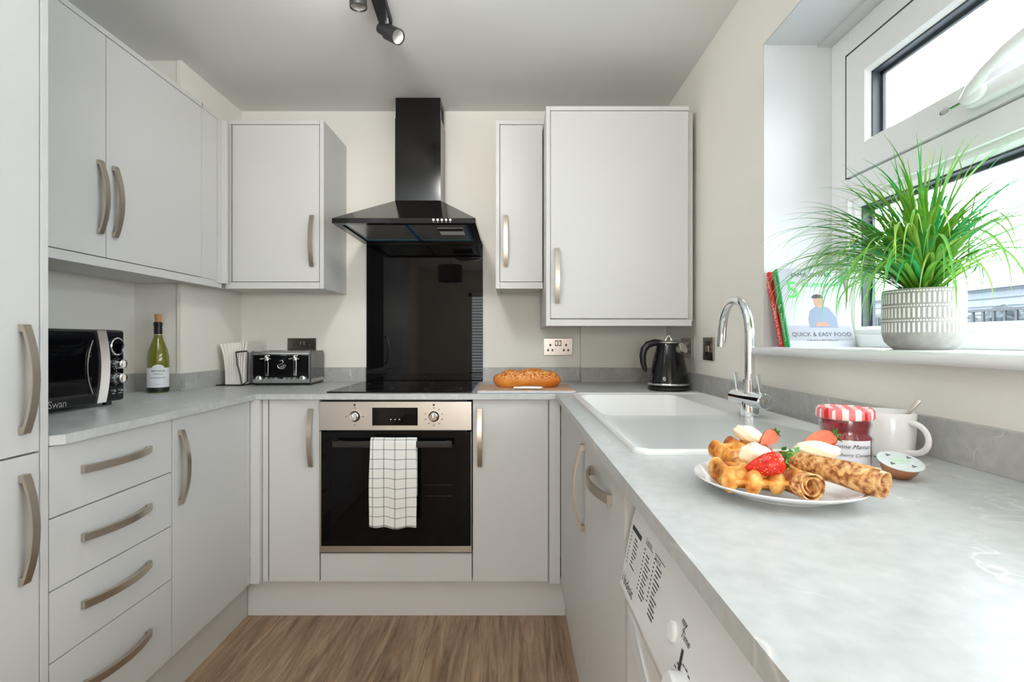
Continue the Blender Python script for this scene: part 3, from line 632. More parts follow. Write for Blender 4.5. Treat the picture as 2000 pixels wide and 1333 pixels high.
# tap
TX, TY = 0.637, 1.372
t = thing('tap', 'chrome swan-neck mixer tap standing on the sink', 'tap', (TX, TY, zt-0.003))
bz = zt-0.003
bm = nb(); lathe(bm, [(0, 0), (0.027, 0), (0.027, 0.004), (0.023, 0.006), (0.022, 0.03), (0.02, 0.045), (0, 0.045)], (TX, TY, bz)); obj('base', bm, m_chrome, t)
bm = nb(); a = V((TX-0.012, TY+0.07, bz+0.047)); b = V((TX+0.010, TY-0.065, bz+0.047)); d = (b-a)
tube(bm, [a, a+d*0.015, a+d*0.03, a+d*0.97, a+d*0.985, b], [0.019, 0.0205, 0.021, 0.021, 0.0205, 0.018], 32); body = obj('body', bm, m_chrome, t)
bm = nb(); tube(bm, [b, b+d.normalized()*0.001], 0.008, 24); tube(bm, [b+d.normalized()*0.001, b+d.normalized()*0.0018], 0.006, 20); obj('end_cap', bm, m_steel, body)
bm = nb(); cyl(bm, (TX, TY, bz+0.06), (TX, TY, bz+0.10), 0.0165); obj('collar', bm, m_chrome, t)
bm = nb(); pts = [(TX, TY, bz+0.09+0.13*k/6) for k in range(7)]; rr = 0.088; zc = bz+0.22
pts += [(TX-0.002*k/14, TY+rr-rr*cos(pi*k/14), zc+rr*1.12*sin(pi*k/14)) for k in range(1, 15)]; pts += [(TX-0.003, TY+2*rr+0.002, zc-0.02), (TX-0.003, TY+2*rr+0.003, zc-0.035)]
tube(bm, pts, 0.0125, 24); obj('spout', bm, m_chrome, t, ang=60)
for s, c in ((0.12, a), (0.86, a)):
    p = a+d*s; bm = nb(); tube(bm, [p+V((0, 0, 0.015)), p+V((-0.002, 0, 0.035)), p+V((-0.006, 0.0, 0.068))], [0.004, 0.0045, 0.0075], 12, sx=0.5); obj('lever', bm, m_chrome, t, ang=60)

# ================================================================== SPLASHBACK, HOB, HOOD, OVEN
bm = nb(); box(bm, -0.737, -0.148, BW-0.007, BW-0.001, Z1+0.0005, 1.590, 0.0); single('splashback', bm, m_bglass, 'black glass splashback between hob and cooker hood', 'splashback', (-0.44, BW-0.004, Z1))
t = thing('hob', 'black glass induction hob set in the worktop', 'hob', (-0.45, 2.3, Z1))
bm = nb(); box(bm, -0.738, -0.160, 2.036, 2.556, Z1+0.0002, Z1+0.0052, 0.0015); obj('glass_top', bm, m_bglass, t)
m_zone = mat('hob_marking', (0.10, 0.10, 0.11, 1), 0.3)
for (x, y, r) in ((-0.60, 2.17, 0.09), (-0.29, 2.17, 0.075), (-0.60, 2.42, 0.075), (-0.29, 2.42, 0.09)):
    bm = nb(); lathe(bm, [(r, 0), (r+0.0015, 0.0002), (r+0.003, 0)], (x, y, Z1+0.0053), 48); obj('cooking_zone_ring', bm, m_zone, t)
t = thing('cooker_hood', 'black chimney cooker hood over the hob', 'hood', (-0.453, 2.4, 1.591))
hx0, hx1, hy0, hy1 = -0.752, -0.152, 2.137, BW-0.002; cx0, cx1, cy0 = -0.560, -0.341, 2.450
bm = nb()
box(bm, cx0, cx1, cy0, hy1, 1.770, 2.165, 0.001)
chim = obj('chimney', bm, m_hood, t)
bm = nb(); box(bm, cx0+0.002, cx1-0.002, cy0+0.002, hy1, 2.1655, CE-0.001, 0.001); obj('chimney_extension', bm, m_hood, t)
bm = nb()
for k in range(5): box(bm, cx1-0.0025, cx1-0.0005, cy0+0.03, cy0+0.11, 2.18+k*0.013, 2.185+k*0.013)
obj('vent_slots', bm, m_ink, chim)
bm = nb()
lo = [(hx0, hy0, 1.612), (hx1, hy0, 1.612), (hx1, hy1, 1.612), (hx0, hy1, 1.612)]; hi = [(cx0, cy0, 1.7695), (cx1, cy0, 1.7695), (cx1, hy1, 1.7695), (cx0, hy1, 1.7695)]
bt = [(x, y, 1.591) for x, y, z in lo]
e = 0.03; inn = [(hx0+e, hy0+0.035, 1.591), (hx1-e, hy0+0.035, 1.591), (hx1-e, hy1-0.05, 1.591), (hx0+e, hy1-0.05, 1.591)]; inu = [(x, y, 1.602) for x, y, z in inn]
L_ = loft(bm, [hi, lo, bt, inn, inu]); bm.faces.new(L_[0]); bm.faces.new(L_[-1]); obj('canopy', bm, m_hood, t, ang=20)
for (a0, a1) in ((hx0+e+0.006, -0.458), (-0.446, hx1-e-0.006)):
    bm = nb(); box(bm, a0, a1, hy0+0.045, hy1-0.06, 1.597, 1.6015); f = obj('grease_filter', bm, m_filter, t)
    bm = nb(); y0, y1 = hy0+0.045, hy1-0.06
    box(bm, a0, a1, y1-0.008, y1, 1.5955, 1.597); box(bm, a0, a0+0.006, y0, y1, 1.5955, 1.597); obj('film_edge', bm, m_cyan, f)
bm = nb(); box(bm, -0.4575, -0.4465, hy0+0.04, hy1-0.055, 1.594, 1.5965); obj('blue_film_strip', bm, m_blue, t)
bm = nb(); box(bm, hx1-e-0.018, hx1-e-0.006, hy0+0.04, hy1-0.055, 1.594, 1.5955); obj('blue_film_strip', bm, m_blue, t)
bm = nb(); box(bm, -0.33, -0.22, 2.26, 2.40, 1.5955, 1.5968, mi=1); box(bm, -0.33, -0.22, 2.26, 2.32, 1.5953, 1.5954, mi=0); obj('warning_label', bm, [m_ink, m_label], t, smooth=False)
for k in range(5):
    bm = nb(); cyl(bm, (-0.3275+k*0.0175, hy0-0.003, 1.6045), (-0.3275+k*0.0175, hy0+0.001, 1.6045), 0.0048, seg=16); obj('button', bm, m_white, t)
bm = nb()
for k in range(5): box(bm, -0.3290+k*0.0175, -0.326+k*0.0175, hy0-0.0006, hy0+0.001, 1.5940, 1.596)
obj('button_marks', bm, m_white, t)
# oven
OX0, OX1 = -0.7535, -0.1585
t = thing('oven', 'built-in single oven, steel control panel and black glass door', 'oven', (-0.456, 2.3, 0.265))
bm = nb(); box(bm, OX0+0.02, OX1-0.02, 2.03, 2.57, 0.268, 0.866); obj('body', bm, m_bmatt, t)
bm = nb(); box(bm, OX0, OX1, 2.004, 2.029, 0.749, 0.861, 0.0015); cp = obj('control_panel', bm, m_steel, t)
bm = nb(); box(bm, -0.547, -0.369, 2.0028, 2.004, 0.768, 0.838, 0.0005); dsp = obj('display', bm, m_bglass, cp)
bm = nb()
for x in (-0.474, -0.457, -0.440): box(bm, x-0.002, x+0.002, 2.0022, 2.0028, 0.790, 0.794)
obj('display_marks', bm, m_label, dsp)
for kx in (-0.616, -0.306):
    bm = nb(); lathe(bm, [(0, 0.024), (0.014, 0.024), (0.0165, 0.021), (0.0175, 0.0), (0.021, -0.0)], (kx, 2.004, 0.803), 32, mtx=Matrix.Rotation(R(90), 4, 'X')); box(bm, kx-0.003, kx+0.003, 1.976, 1.981, 0.789, 0.817, 0.001); obj('knob', bm, m_chrome, cp, ang=40)
    for k in range(9 if kx > -0.5 else 4):
        a = R(90-k*36) if kx > -0.5 else R(90-k*90)
        x, z = kx+0.034*cos(a), 0.803+0.034*sin(a); bm = nb(); box(bm, x-0.0035, x+0.0035, 2.0034, 2.0042, z-0.0012, z+0.0012); obj('dial_mark', bm, m_ink, cp)
    bm = nb(); box(bm, kx-0.004, kx+0.004, 2.0034, 2.0042, 0.845, 0.852); obj('dial_mark', bm, m_ink, cp)
bm = nb(); box(bm, OX0, OX0+0.006, 2.006, 2.028, 0.296, 0.745, 0.001); box(bm, OX1-0.003, OX1, 2.006, 2.028, 0.296, 0.745, 0.001); box(bm, OX0, OX1, 2.006, 2.028, 0.270, 0.2955, 0.001); obj('door_trim', bm, m_steel, t)
bm = nb(); box(bm, OX0+0.0065, OX1-0.0035, 2.002, 2.028, 0.296, 0.742, 0.001); dr = obj('door', bm, m_bglass, t)
bm = nb(); box(bm, -0.690, -0.230, 1.962, 1.972, 0.690, 0.714, 0.002); box(bm, -0.68, -0.66, 1.972, 2.002, 0.694, 0.710); box(bm, -0.26, -0.24, 1.972, 2.002, 0.694, 0.710); obj('handle', bm, mat('dark_handle', (0.035, 0.033, 0.032, 1), 0.3, metal=0.6), dr)
m_rack = mat('rack_glint', (0.08, 0.07, 0.065, 1), 0.3, metal=0.5)
for z in (0.535, 0.492):
    bm = nb(); box(bm, -0.34, -0.235, 2.0012, 2.002, z, z+0.0012); obj('rack_line', bm, m_rack, dr)
# towel folded over the handle
def towel():
    bm = nb(); uvl = bm.loops.layers.uv.new('UVMap')
    x0, x1 = -0.541, -0.366; n = 40; path = []
    zt_ = 0.7165
    for k in range(10): path.append((1.978+0.002, 0.50+(zt_-0.50-0.008)*k/9))
    for k in range(1, 8):
        a = pi*k/8; path.append((1.967+0.0125*cos(a), zt_-0.002+0.0125*sin(a)))
    for k in range(30): path.append((1.9535-0.001*k/29, zt_-0.006-(zt_-0.006-0.388)*k/29))
    s = 0; S = [0]
    for p, q in zip(path, path[1:]): s += math.dist(p, q); S.append(s)
    g = []
    for i in range(n+1):
        u = i/n; row = []
        for j, (y, z) in enumerate(path):
            fr = max(0, j-17)/30
            xx = x0+(x1-x0)*u; xx += (-0.006*fr if u < 0.5 else 0.004*fr)*abs(u-0.5)*2-0.003*sin(fr*5+u*3)*fr
            yy = y-(0.0035*(sin(u*9+1.5)*0.5+0.5)+0.003*sin(u*23+fr*4)*0.5)*min(1, fr*2) if j > 17 else y+0.002*sin(u*9)
            dz = 0
            if j > 17: dz = 0.004*sin(u*5+2)*fr-0.003*sin(u*14)*fr
            row.append((bm.verts.new((xx, yy, z+dz)), ((xx-x0)+0.035, S[j]+0.01+0.0015*sin(u*7)*fr)))
        g.append(row)
    for i in range(n):
        for j in range(len(path)-1):
            q = (g[i][j], g[i+1][j], g[i+1][j+1], g[i][j+1]); f = bm.faces.new([w[0] for w in q])
            for l, w in zip(f.loops, q): l[uvl].uv = w[1]
    o = single('tea_towel', bm, m_towel, 'white tea towel with grey checks hanging on the oven handle', 'towel', (-0.453, 1.967, 0.716), ang=80)
    md = o.modifiers.new('thickness', 'SOLIDIFY'); md.thickness = 0.003; md.offset = 0
    return o
towel()
# ================================================================== WASHING MACHINE
t = thing('washing_machine', 'white washing machine with printed control panel under the worktop', 'washing machine', (0.47, 0.53, 0))
bm = nb(); box(bm, 0.235, 0.74, 0.238, 0.832, 0.01, 0.848, 0.006); obj('body', bm, m_wm, t)
bm = nb(); y0, y1 = 0.236, 0.834
prof = [(0.24, 0.850), (0.222, 0.848), (0.207, 0.840), (0.200, 0.828), (0.197, 0.815), (0.176, 0.712), (0.175, 0.704), (0.182, 0.696), (0.24, 0.690)]
prism(bm, prof, lambda x, z: (x, y0, z), lambda x, z: (x, y1, z))
bmesh.ops.bevel(bm, geom=[e for e in bm.edges if abs(e.verts[0].co.y-e.verts[1].co.y) < 1e-6], offset=0.004, segments=3, affect='EDGES', clamp_overlap=True)
fas = obj('control_panel', bm, m_wm, t, ang=50)
def FS(u, v, off=0.0006):
    """fascia surface: u = metres from its far end, v = 0..1 up"""
    x = 0.176+(0.197-0.176)*v; z = 0.712+(0.815-0.712)*v; return (x-off, 0.834-u, z)
bm = nb(); box(bm, 0.186, 0.235, 0.238, 0.832, 0.03, 0.694, 0.006, 3); obj('lower_front', bm, m_wm, t)
bm = nb()
n = 16
for i in range(n):
    pass
prism(bm, [(0.0, 0.0), (0.02, 0.0)]+[(0.02+0.16*(k/8), -0.055*sin(pi*k/8*0.5)**1.5) for k in range(1, 9)]+[(0.17, -0.075), (0.03, -0.04)], lambda u, v: (0.1835, 0.81-u, 0.675+v), lambda u, v: (0.187, 0.81-u, 0.675+v)); obj('drawer_recess', bm, m_reveal, t)
SZ = 0.103/1.0
def fas_text(s, size, u, v, **kw): text(s, size, m_ink, fas, lambda a, b: FS(u+a, v+b/0.105), name='panel_lettering', **kw)
fas_text('Indesit', 0.021, 0.020, 0.06); fas_text('i', 0.022, 0.010, 0.06)
bm = nb(); 
def fq(u0, u1, v0, v1, off=0.0006):
    vs = [bm.verts.new(FS(u, v, off)) for u, v in ((u0, v0), (u1, v0), (u1, v1), (u0, v1))]; bm.faces.new(vs)
fq(0.012, 0.065, 0.86, 0.93)
rnd = random.Random(3)
for (ua, n, vt) in ((0.012, 9, 0.8), (0.034, 8, 0.78), (0.088, 11, 0.84), (0.10, 11, 0.80), (0.135, 11, 0.90), (0.148, 12, 0.85)):
    for k in range(n):
        v = vt-k*0.055; w = 0.005 if ua in (0.012, 0.088, 0.135) else rnd.uniform(0.012, 0.028)
        if v > 0.05+(0.3 if ua < 0.08 else 0.12): fq(ua, ua+w, v, v+0.018)
fq(0.088, 0.125, 0.93, 0.94); fq(0.135, 0.18, 0.97, 0.98)
obj('panel_print', bm, m_ink, fas, smooth=False)
fas_text('Cottons', 0.009, 0.088, 0.955); fas_text('Special', 0.009, 0.137, 0.88+0.02); fas_text('Time', 0.013, 0.262, 0.60, shear=0.3); fas_text('my', 0.013, 0.258, 0.72, shear=0.3)
bm = nb()
for k in range(10):
    a = R(20+k*16); u, v = 0.29+0.03*cos(a), 0.12+0.03*sin(a)/0.105; fq(u-0.003, u+0.003, v, v+0.015)
fq(0.272, 0.278, 0.30, 0.52)
obj('dial_print', bm, m_ink, fas, smooth=False)
bm = nb(); c = V(FS(0.24, 0.52, 0)); nrm = V((-0.98, 0, 0.2)); tube(bm, [c-nrm*0.002, c+nrm*0.003, c+nrm*0.005], [0.012, 0.012, 0.009], 24); obj('button', bm, m_upvc, fas)
bm = nb(); c = V(FS(0.29, 0.14, 0)); tube(bm, [c-nrm*0.002, c+nrm*0.012, c+nrm*0.015], [0.022, 0.021, 0.018], 32); obj('dial', bm, m_upvc, fas)
# ================================================================== SOCKETS
def socket(pl, a, z, w=0.146, h=0.086, label='', kind='double'):
    loc = P(pl, a, 0, z); t = thing('power_socket' if kind != 'switch' else 'wall_switch', label, 'socket' if kind != 'switch' else 'switch', loc)
    bm = nb(); pbox(bm, pl, a-w/2, a+w/2, 0.0002, 0.006, z-h/2, z+h/2, 0.0015); obj('faceplate', bm, m_bstain, t)
    bm = nb()
    if kind == 'double':
        for s in (-1, 1):
            for (du, dz) in ((0, 0.008), (-0.011, -0.018), (0.011, -0.018)): pbox(bm, pl, a+s*0.040+du-0.0045, a+s*0.040+du+0.0045, 0.006, 0.0068, z+dz-0.0045, z+dz+0.0065)
            pbox(bm, pl, a+s*0.009-0.007, a+s*0.009+0.007, 0.006, 0.0066, z+0.004, z+0.032)
        obj('pin_holes', bm, m_sockin, t)
        for s in (-1, 1):
            bm = nb(); pbox(bm, pl, a+s*0.009-0.0045, a+s*0.009+0.0045, 0.0066, 0.010, z+0.008, z+0.028, 0.001); obj('rocker', bm, m_bstain, t)
    else:
        pbox(bm, pl, a-0.028, a+0.028, 0.006, 0.0066, z-0.03, z+0.03); obj('insert', bm, m_sockin, t)
        for s in (-1, 1):
            bm = nb(); pbox(bm, pl, a+s*0.013-0.009, a+s*0.013+0.009, 0.0066, 0.012, z-0.013, z+0.013, 0.001); obj('rocker', bm, m_bstain, t)
socket(('B', BW), -1.065, 1.069, label='dark nickel double socket half hidden by the toaster'); socket(('B', BW), 0.234, 1.068, label='dark nickel double socket above the bread')
socket(('R', RW), 2.262, 1.068, label='dark nickel double socket behind the kettle'); socket(('R', RW), 2.012, 1.068, 0.105, 0.09, 'dark nickel switch plate between kettle and tap', 'switch')
# ================================================================== CEILING SPOTLIGHT BAR
t = thing('ceiling_spotlight', 'black ceiling spotlight bar with tilting lamp heads', 'light', (-0.44, 1.7, CE))
bm = nb(); box(bm, -0.023, 0.023, -0.62, 0.16, -0.026, -0.001, 0.002, mtx=Matrix.Translation((-0.447, 1.69, CE)) @ Matrix.Rotation(R(3), 4, 'Z')); obj('bar', bm, m_bmatt, t)
def head(p, d, r=0.026, L=0.075, nm='lamp_head'):
    p = V(p); d = V(d).normalized(); bm = nb()
    tube(bm, [p-d*0.035, p-d*0.033, p-d*0.0, p+d*0.008, p+d*0.01, p+d*L, p+d*L, p+d*(L-0.03)], [0.015, 0.018, 0.019, 0.020, r, r, r*0.93, r*0.5], 32, mi=0)
    h = obj(nm, bm, m_bmatt, t)
    bm = nb(); tube(bm, [p+d*(L-0.026), p+d*(L-0.024), p+d*(L-0.002)], [r*0.05, r*0.4, r*0.92], 28, cap=False); obj('reflector', bm, m_lampin, h)
bm = nb(); cyl(bm, (-0.441, 1.80, CE-0.026), (-0.438, 1.80, CE-0.062), 0.006, seg=12); obj('stem', bm, m_chrome, t)
head((-0.443, 1.80, CE-0.075), (0.62, -0.42, -0.50))
bm = nb(); cyl(bm, (-0.455, 1.60, CE-0.026), (-0.485, 1.60, CE-0.055), 0.006, seg=12); obj('stem', bm, m_chrome, t)
head((-0.487, 1.615, CE-0.055), (0.02, 0.05, -0.7), 0.027, 0.055)
for l_, a_ in FILL_SPOTS:  # extra heads added out of view to carry the fill beams
    l_ = V(l_); d_ = (V(a_)-l_).normalized(); p_ = l_-d_*0.085
    bm = nb(); cyl(bm, (-0.455, p_.y, CE-0.026), tuple(p_+V((0, 0, 0.01))), 0.006, seg=12); obj('stem', bm, m_chrome, t)
    head(tuple(p_), tuple(d_))
# ================================================================== MICROWAVE
t = thing('microwave', 'black retro microwave with chrome strip on the left worktop', 'microwave', (-1.295, 1.275, Z1), R(90))
bm = nb(); box(bm, 0, 0.44, 0.012, 0.195, 0.010, 0.245, 0.012, 3); obj('body', bm, m_bgloss, t, local=True)
for x in (0.04, 0.40):
    for y in (0.03, 0.17): bm = nb(); cyl(bm, (x, y, 0), (x, y, 0.011), 0.012, seg=16); obj('foot', bm, m_bplas, t, local=True)
bm = nb(); box(bm, 0.002, 0.438, 0.0, 0.018, 0.012, 0.243, 0.014, 3); dr = obj('door', bm, m_bgloss, t, local=True)
bm = nb()
def wf(u, v): 
    x = 0.012+u*0.288; z = 0.048+v*0.165; bulge = 0.007*(1-(2*u-1)**4)*(1-(2*v-1)**4)
    return (x, -0.001-bulge, z)
grid(bm, 18, 14, wf); obj('door_window', bm, m_bglass, dr, local=True, ang=60)
bm = nb()   # curved chrome-edged pull + ribbed strip
def strip(u0, u1, off, mi, nseg=20):
    a = []; 
    for k in range(nseg+1):
        v = k/nseg; c = 0.014*(1-(2*v-1)**2)
        z = 0.014+v*0.227
        a.append([bm.verts.new((u0+c*1.2, -off, z)), bm.verts.new((u0+c*1.2+(u1-u0)*0.5, -off-0.003, z)), bm.verts.new((u1+c*1.2, -off, z)), bm.verts.new((u1+c*1.2, 0.004, z)), bm.verts.new((u0+c*1.2, 0.004, z))])
    for p, q in zip(a, a[1:]):
        for k in range(5): bm.faces.new((p[k], p[(k+1) % 5], q[(k+1) % 5], q[k])).material_index = mi
    bm.faces.new(a[0]); bm.faces.new(a[-1][::-1])
for k in range(6): strip(0.318+k*0.006, 0.3225+k*0.006, 0.004, 0)
obj('chrome_strip', bm, m_strip, dr, local=True)
bm = nb(); pts = [(0.300-0.020*(1-(2*v-1)**2), -0.006, 0.045+v*0.165) for v in [k/16 for k in range(17)]]; tube(bm, pts, 0.0014, 8); obj('pull_edge', bm, m_steel, dr, local=True)
mrot = Matrix.Rotation(R(90), 4, 'X')
bm = nb(); lathe(bm, [(0.024, 0), (0.029, 0.001), (0.0295, 0.004), (0.027, 0.006), (0.0245, 0.005), (0.024, 0)], (0.402, 0, 0.190), 40, mtx=mrot); obj('display_ring', bm, m_chrome, dr, local=True)
bm = nb(); lathe(bm, [(0, 0.003), (0.0245, 0.002)], (0.402, 0, 0.190), 32, mtx=mrot); obj('display', bm, m_bglass, dr, local=True)
for z, r in ((0.132, 0.0155), (0.086, 0.0165)):
    bm = nb(); lathe(bm, [(0, 0.020), (r*0.8, 0.020), (r, 0.016), (r, 0.004), (r*1.15, 0)], (0.410, 0, z), 32, mtx=mrot); box(bm, 0.408, 0.412, -0.026, -0.018, z-r*0.8, z+r*0.8, 0.001); obj('knob', bm, m_chrome, dr, local=True)
for x in (0.388, 0.418):
    bm = nb(); lathe(bm, [(0, 0.006), (0.004, 0.006), (0.0055, 0)], (x, 0, 0.046), 20, mtx=mrot); obj('button', bm, m_chrome, dr, local=True)
bm = nb()
for k in range(7):
    a = R(110+k*22)
    for zc in (0.132, 0.086): x, z = 0.410+0.024*cos(a), zc+0.024*sin(a); box(bm, x-0.0012, x+0.0012, -0.0012, 0.0005, z-0.0006, z+0.0006)
box(bm, 0.383, 0.393, -0.0012, 0, 0.036, 0.0375); box(bm, 0.411, 0.426, -0.0012, 0, 0.036, 0.0375)
obj('dial_marks', bm, m_white, dr, local=True)
text('Swan', 0.030, m_silver, dr, lambda a, b: (0.152+a, -0.0012, 0.018+b), name='logo_lettering', local=True, space=0.95)
# ================================================================== WINE BOTTLE
bx, by = -1.428, 2.066
t = thing('wine_bottle', 'opened green glass wine bottle with cork in its neck', 'bottle', (bx, by, Z1))
bm = nb(); r = 0.038
lathe(bm, [(0, 0.006), (0.02, 0.004), (r-0.004, 0), (r, 0.005), (r, 0.125), (r*0.985, 0.14), (r*0.86, 0.170), (r*0.60, 0.200), (0.0155, 0.222), (0.0140, 0.238), (0.0138, 0.281), (0.0115, 0.282), (0, 0.279)], (bx, by, Z1), 40); obj('glass', bm, m_bottle, t, ang=50)
bm = nb(); lathe(bm, [(0.0381, 0.004), (0.0383, 0.006), (0.0383, 0.020), (0.0381, 0.0205)], (bx, by, Z1), 40); obj('dark_base', bm, m_foil, t)
bm = nb(); lathe(bm, [(0.0148, 0.234), (0.0148, 0.268), (0.0165, 0.270), (0.0165, 0.277), (0.0148, 0.279), (0.0142, 0.2835), (0.0115, 0.2835)], (bx, by, Z1), 32); obj('neck_foil', bm, m_foil, t)
bm = nb(); lathe(bm, [(0.0150, 0.2325), (0.0152, 0.234)], (bx, by, Z1), 32); obj('gold_band', bm, m_label, t)
bm = nb(); lathe(bm, [(0, 0.279), (0.0098, 0.279), (0.0100, 0.284), (0.0125, 0.312), (0.0115, 0.315), (0, 0.315)], (bx, by, Z1), 24); obj('cork', bm, m_cork, t)
face = math.atan2(-by, -bx)
def onb(rr, cx, cy): return lambda u, v, o=0.0004: (cx+(rr+o)*cos(face+u/rr), cy+(rr+o)*sin(face+u/rr), Z1+v)
ob = onb(r, bx, by)
bm = nb(); top = lambda u: 0.100+(0.013*max(0, 1-(u/0.021)**2)**0.5 if abs(u) < 0.021 else 0)
grid(bm, 37, 2, lambda a, b: ob((a-0.5)*0.105, 0.022+(top((a-0.5)*0.105)-0.022)*b)); lb = obj('label', bm, m_label, t, ang=60)
for (v0, half, amp, rr_, nm) in ((0.088, 0.023, 0.0040, 0.0007, 'script_line'), (0.075, 0.016, 0.0030, 0.0006, 'script_line'), (0.060, 0.026, 0.0022, 0.0006, 'script_line'), (0.034, 0.008, 0.0012, 0.0004, 'script_line')):
    bm = nb(); rq = random.Random(int(v0*1000)); pts = []; nn = int(half*2/0.0016)
    for k in range(nn+1): u = -half+2*half*k/nn; pts.append(ob(u, v0+amp*(1 if k % 2 else -1)*rq.uniform(0.3, 1), 0.0006))
    tube(bm, pts, rr_, 5); obj(nm, bm, m_ink, lb)
# ================================================================== NAPKINS IN WIRE HOLDER
t = thing('napkin_holder', 'white folded napkins in a black wire holder left of the toaster', 'napkins', (-1.29, 2.44, Z1))
bm = nb()
rnd = random.Random(5)
for k in range(9):
    x = -1.322+k*0.0098; lean = -0.026*(1-k/8)**2+0.012*(k/8); h = 0.186+0.008*k/8+rnd.uniform(-0.003, 0.003)
    g = 7
    for j in range(g):
        z0, z1 = j/g, (j+1)/g
        o0, o1 = lean*z0**3, lean*z1**3
        a = [bm.verts.new(q) for q in ((x+o0, 2.36, Z1+0.006+h*z0), (x+0.0099+o0+0.004*z0, 2.36, Z1+0.006+h*z0), (x+0.0099+o0+0.004*z0, 2.50, Z1+0.006+h*z0), (x+o0, 2.50, Z1+0.006+h*z0))]
        b = [bm.verts.new(q) for q in ((x+o1, 2.36, Z1+0.006+h*z1), (x+0.0099+o1+0.004*z1, 2.36, Z1+0.006+h*z1), (x+0.0099+o1+0.004*z1, 2.50, Z1+0.006+h*z1), (x+o1, 2.50, Z1+0.006+h*z1))]
        for q in range(4): bm.faces.new((a[q], a[(q+1) % 4], b[(q+1) % 4], b[q]))
        if j == g-1: bm.faces.new(b)
obj('napkins', bm, m_napkin, t, smooth=False)
bm = nb(); 
for y in (2.34, 2.515):
    tube(bm, [(-1.352, y, Z1+0.004), (-1.235, y, Z1+0.004), (-1.235, y, Z1+0.004)], 0.003, 8)
    tube(bm, [(-1.235, y, Z1+0.003), (-1.243, y, Z1+0.05), (-1.256, y, Z1+0.10), (-1.262, y, Z1+0.155)], 0.0035, 8)
tube(bm, [(-1.262, 2.34, Z1+0.155), (-1.262, 2.515, Z1+0.155)], 0.0035, 8); tube(bm, [(-1.235, 2.34, Z1+0.004), (-1.235, 2.515, Z1+0.004)], 0.003, 8); tube(bm, [(-1.345, 2.34, Z1+0.004), (-1.345, 2.515, Z1+0.004)], 0.003, 8)
tube(bm, [(-1.262, 2.34, Z1+0.155), (-1.215, 2.345, Z1+0.160), (-1.209, 2.345, Z1+0.152), (-1.212, 2.345, Z1+0.02), (-1.235, 2.34, Z1+0.004)], 0.0035, 8)
obj('wire_frame', bm, m_bplas, t)
# ================================================================== TOASTER
t = thing('toaster', 'black and chrome four-slice toaster beside the hob', 'toaster', (-1.205, 2.365, Z1), R(3))
W_, D_, H_ = 0.272, 0.19, 0.160
bm = nb()   # side-profile body with rounded top
poly = [(0.0, 0.012), (0.0, 0.140)]+[(0.020-0.020*cos(a), 0.140+0.020*sin(a)) for a in [pi/2*k/6 for k in range(1, 7)]]+[(D_-0.030+0.030*sin(a), 0.130+0.030*cos(a)) for a in [pi/2*k/6 for k in range(0, 7)]]+[(D_, 0.012)]
prism(bm, poly, lambda y, z: (0.008, y, z), lambda y, z: (W_-0.008, y, z)); obj('shell', bm, m_chrome, t, local=True)
for x0, x1 in ((0, 0.0078), (W_-0.0078, W_)):
    bm = nb(); prism(bm, [(y*1.0, z) for y, z in poly], lambda y, z: (x0, y, z), lambda y, z: (x1, y, z)); obj('side_panel', bm, m_toast, t, local=True)
bm = nb(); box(bm, W_, W_+0.001, 0.002, D_-0.002, 0.013, 0.030, 0.0003); obj('side_chrome_band', bm, m_steel, t, local=True)
bm = nb(); box(bm, 0.005, W_-0.005, 0.004, D_-0.004, 0.004, 0.012); 
for x in (0.02, W_-0.02):
    for y in (0.02, D_-0.02): cyl(bm, (x, y, 0), (x, y, 0.006), 0.009, seg=14)
obj('base', bm, m_bplas, t, local=True)
bm = nb(); box(bm, 0.010, W_-0.010, -0.003, 0.001, 0.030, 0.138, 0.001); fp = obj('front_panel', bm, m_bgloss, t, local=True)
bm = nb()
for y in (0.05, 0.115): box(bm, 0.03, 0.125, y, y+0.022, 0.1598, 0.1606); box(bm, 0.147, 0.242, y, y+0.022, 0.1598, 0.1606)
obj('bread_slots', bm, m_ink, t, local=True)
for x in (0.072, 0.200):
    bm = nb(); box(bm, x-0.007, x+0.007, -0.006, -0.003, 0.045, 0.132, 0.001); tr_ = obj('lever_track', bm, m_chrome, fp, local=True)
    bm = nb(); lathe(bm, [(0, 0.007), (0.018, 0.006), (0.026, 0.003), (0.026, 0.0), (0, 0)], (x, -0.018, 0.122), 28, sy=0.45); box(bm, x-0.003, x+0.003, -0.02, -0.006, 0.115, 0.140, 0.001); obj('lever', bm, m_chrome, fp, local=True, ang=50)
for x, r in ((0.038, 0.015), (0.072, 0.0085), (0.094, 0.0075), (0.116, 0.0085), (0.156, 0.0085), (0.178, 0.0075), (0.200, 0.0085), (0.236, 0.015)):
    bm = nb(); lathe(bm, [(0, 0.012), (r*0.75, 0.012), (r, 0.008), (r, 0.0)], (x, -0.003, 0.032), 24, mtx=mrot); obj('knob' if r > 0.01 else 'button', bm, m_chrome, fp, local=True, ang=50)
def swan_mark(parent, O, U, W, s, m, name='swan_mark'):
    bm = nb(); O, U, W = V(O), V(U), V(W)
    def pt(a, b): return O+U*a*s+W*b*s
    tube(bm, [pt(0.5+0.42*cos(R(a)), 0.36+0.30*sin(R(a))) for a in range(-30, -215, -15)]+[pt(0.35, 0.55), pt(0.55, 0.62), pt(0.68, 0.78), pt(0.6, 0.97), pt(0.45, 1.0), pt(0.3, 0.9)], s*0.035, 6)
    tube(bm, [pt(0.86, 0.24), pt(0.95, 0.42), pt(0.85, 0.52), pt(0.6, 0.45)], s*0.03, 6)
    for k in range(3): tube(bm, [pt(0.22+0.06*k, 0.28-0.06*k), pt(0.5, 0.38-0.09*k), pt(0.82, 0.36-0.10*k)], s*0.022, 6)
    return obj(name, bm, m, parent, local=True)
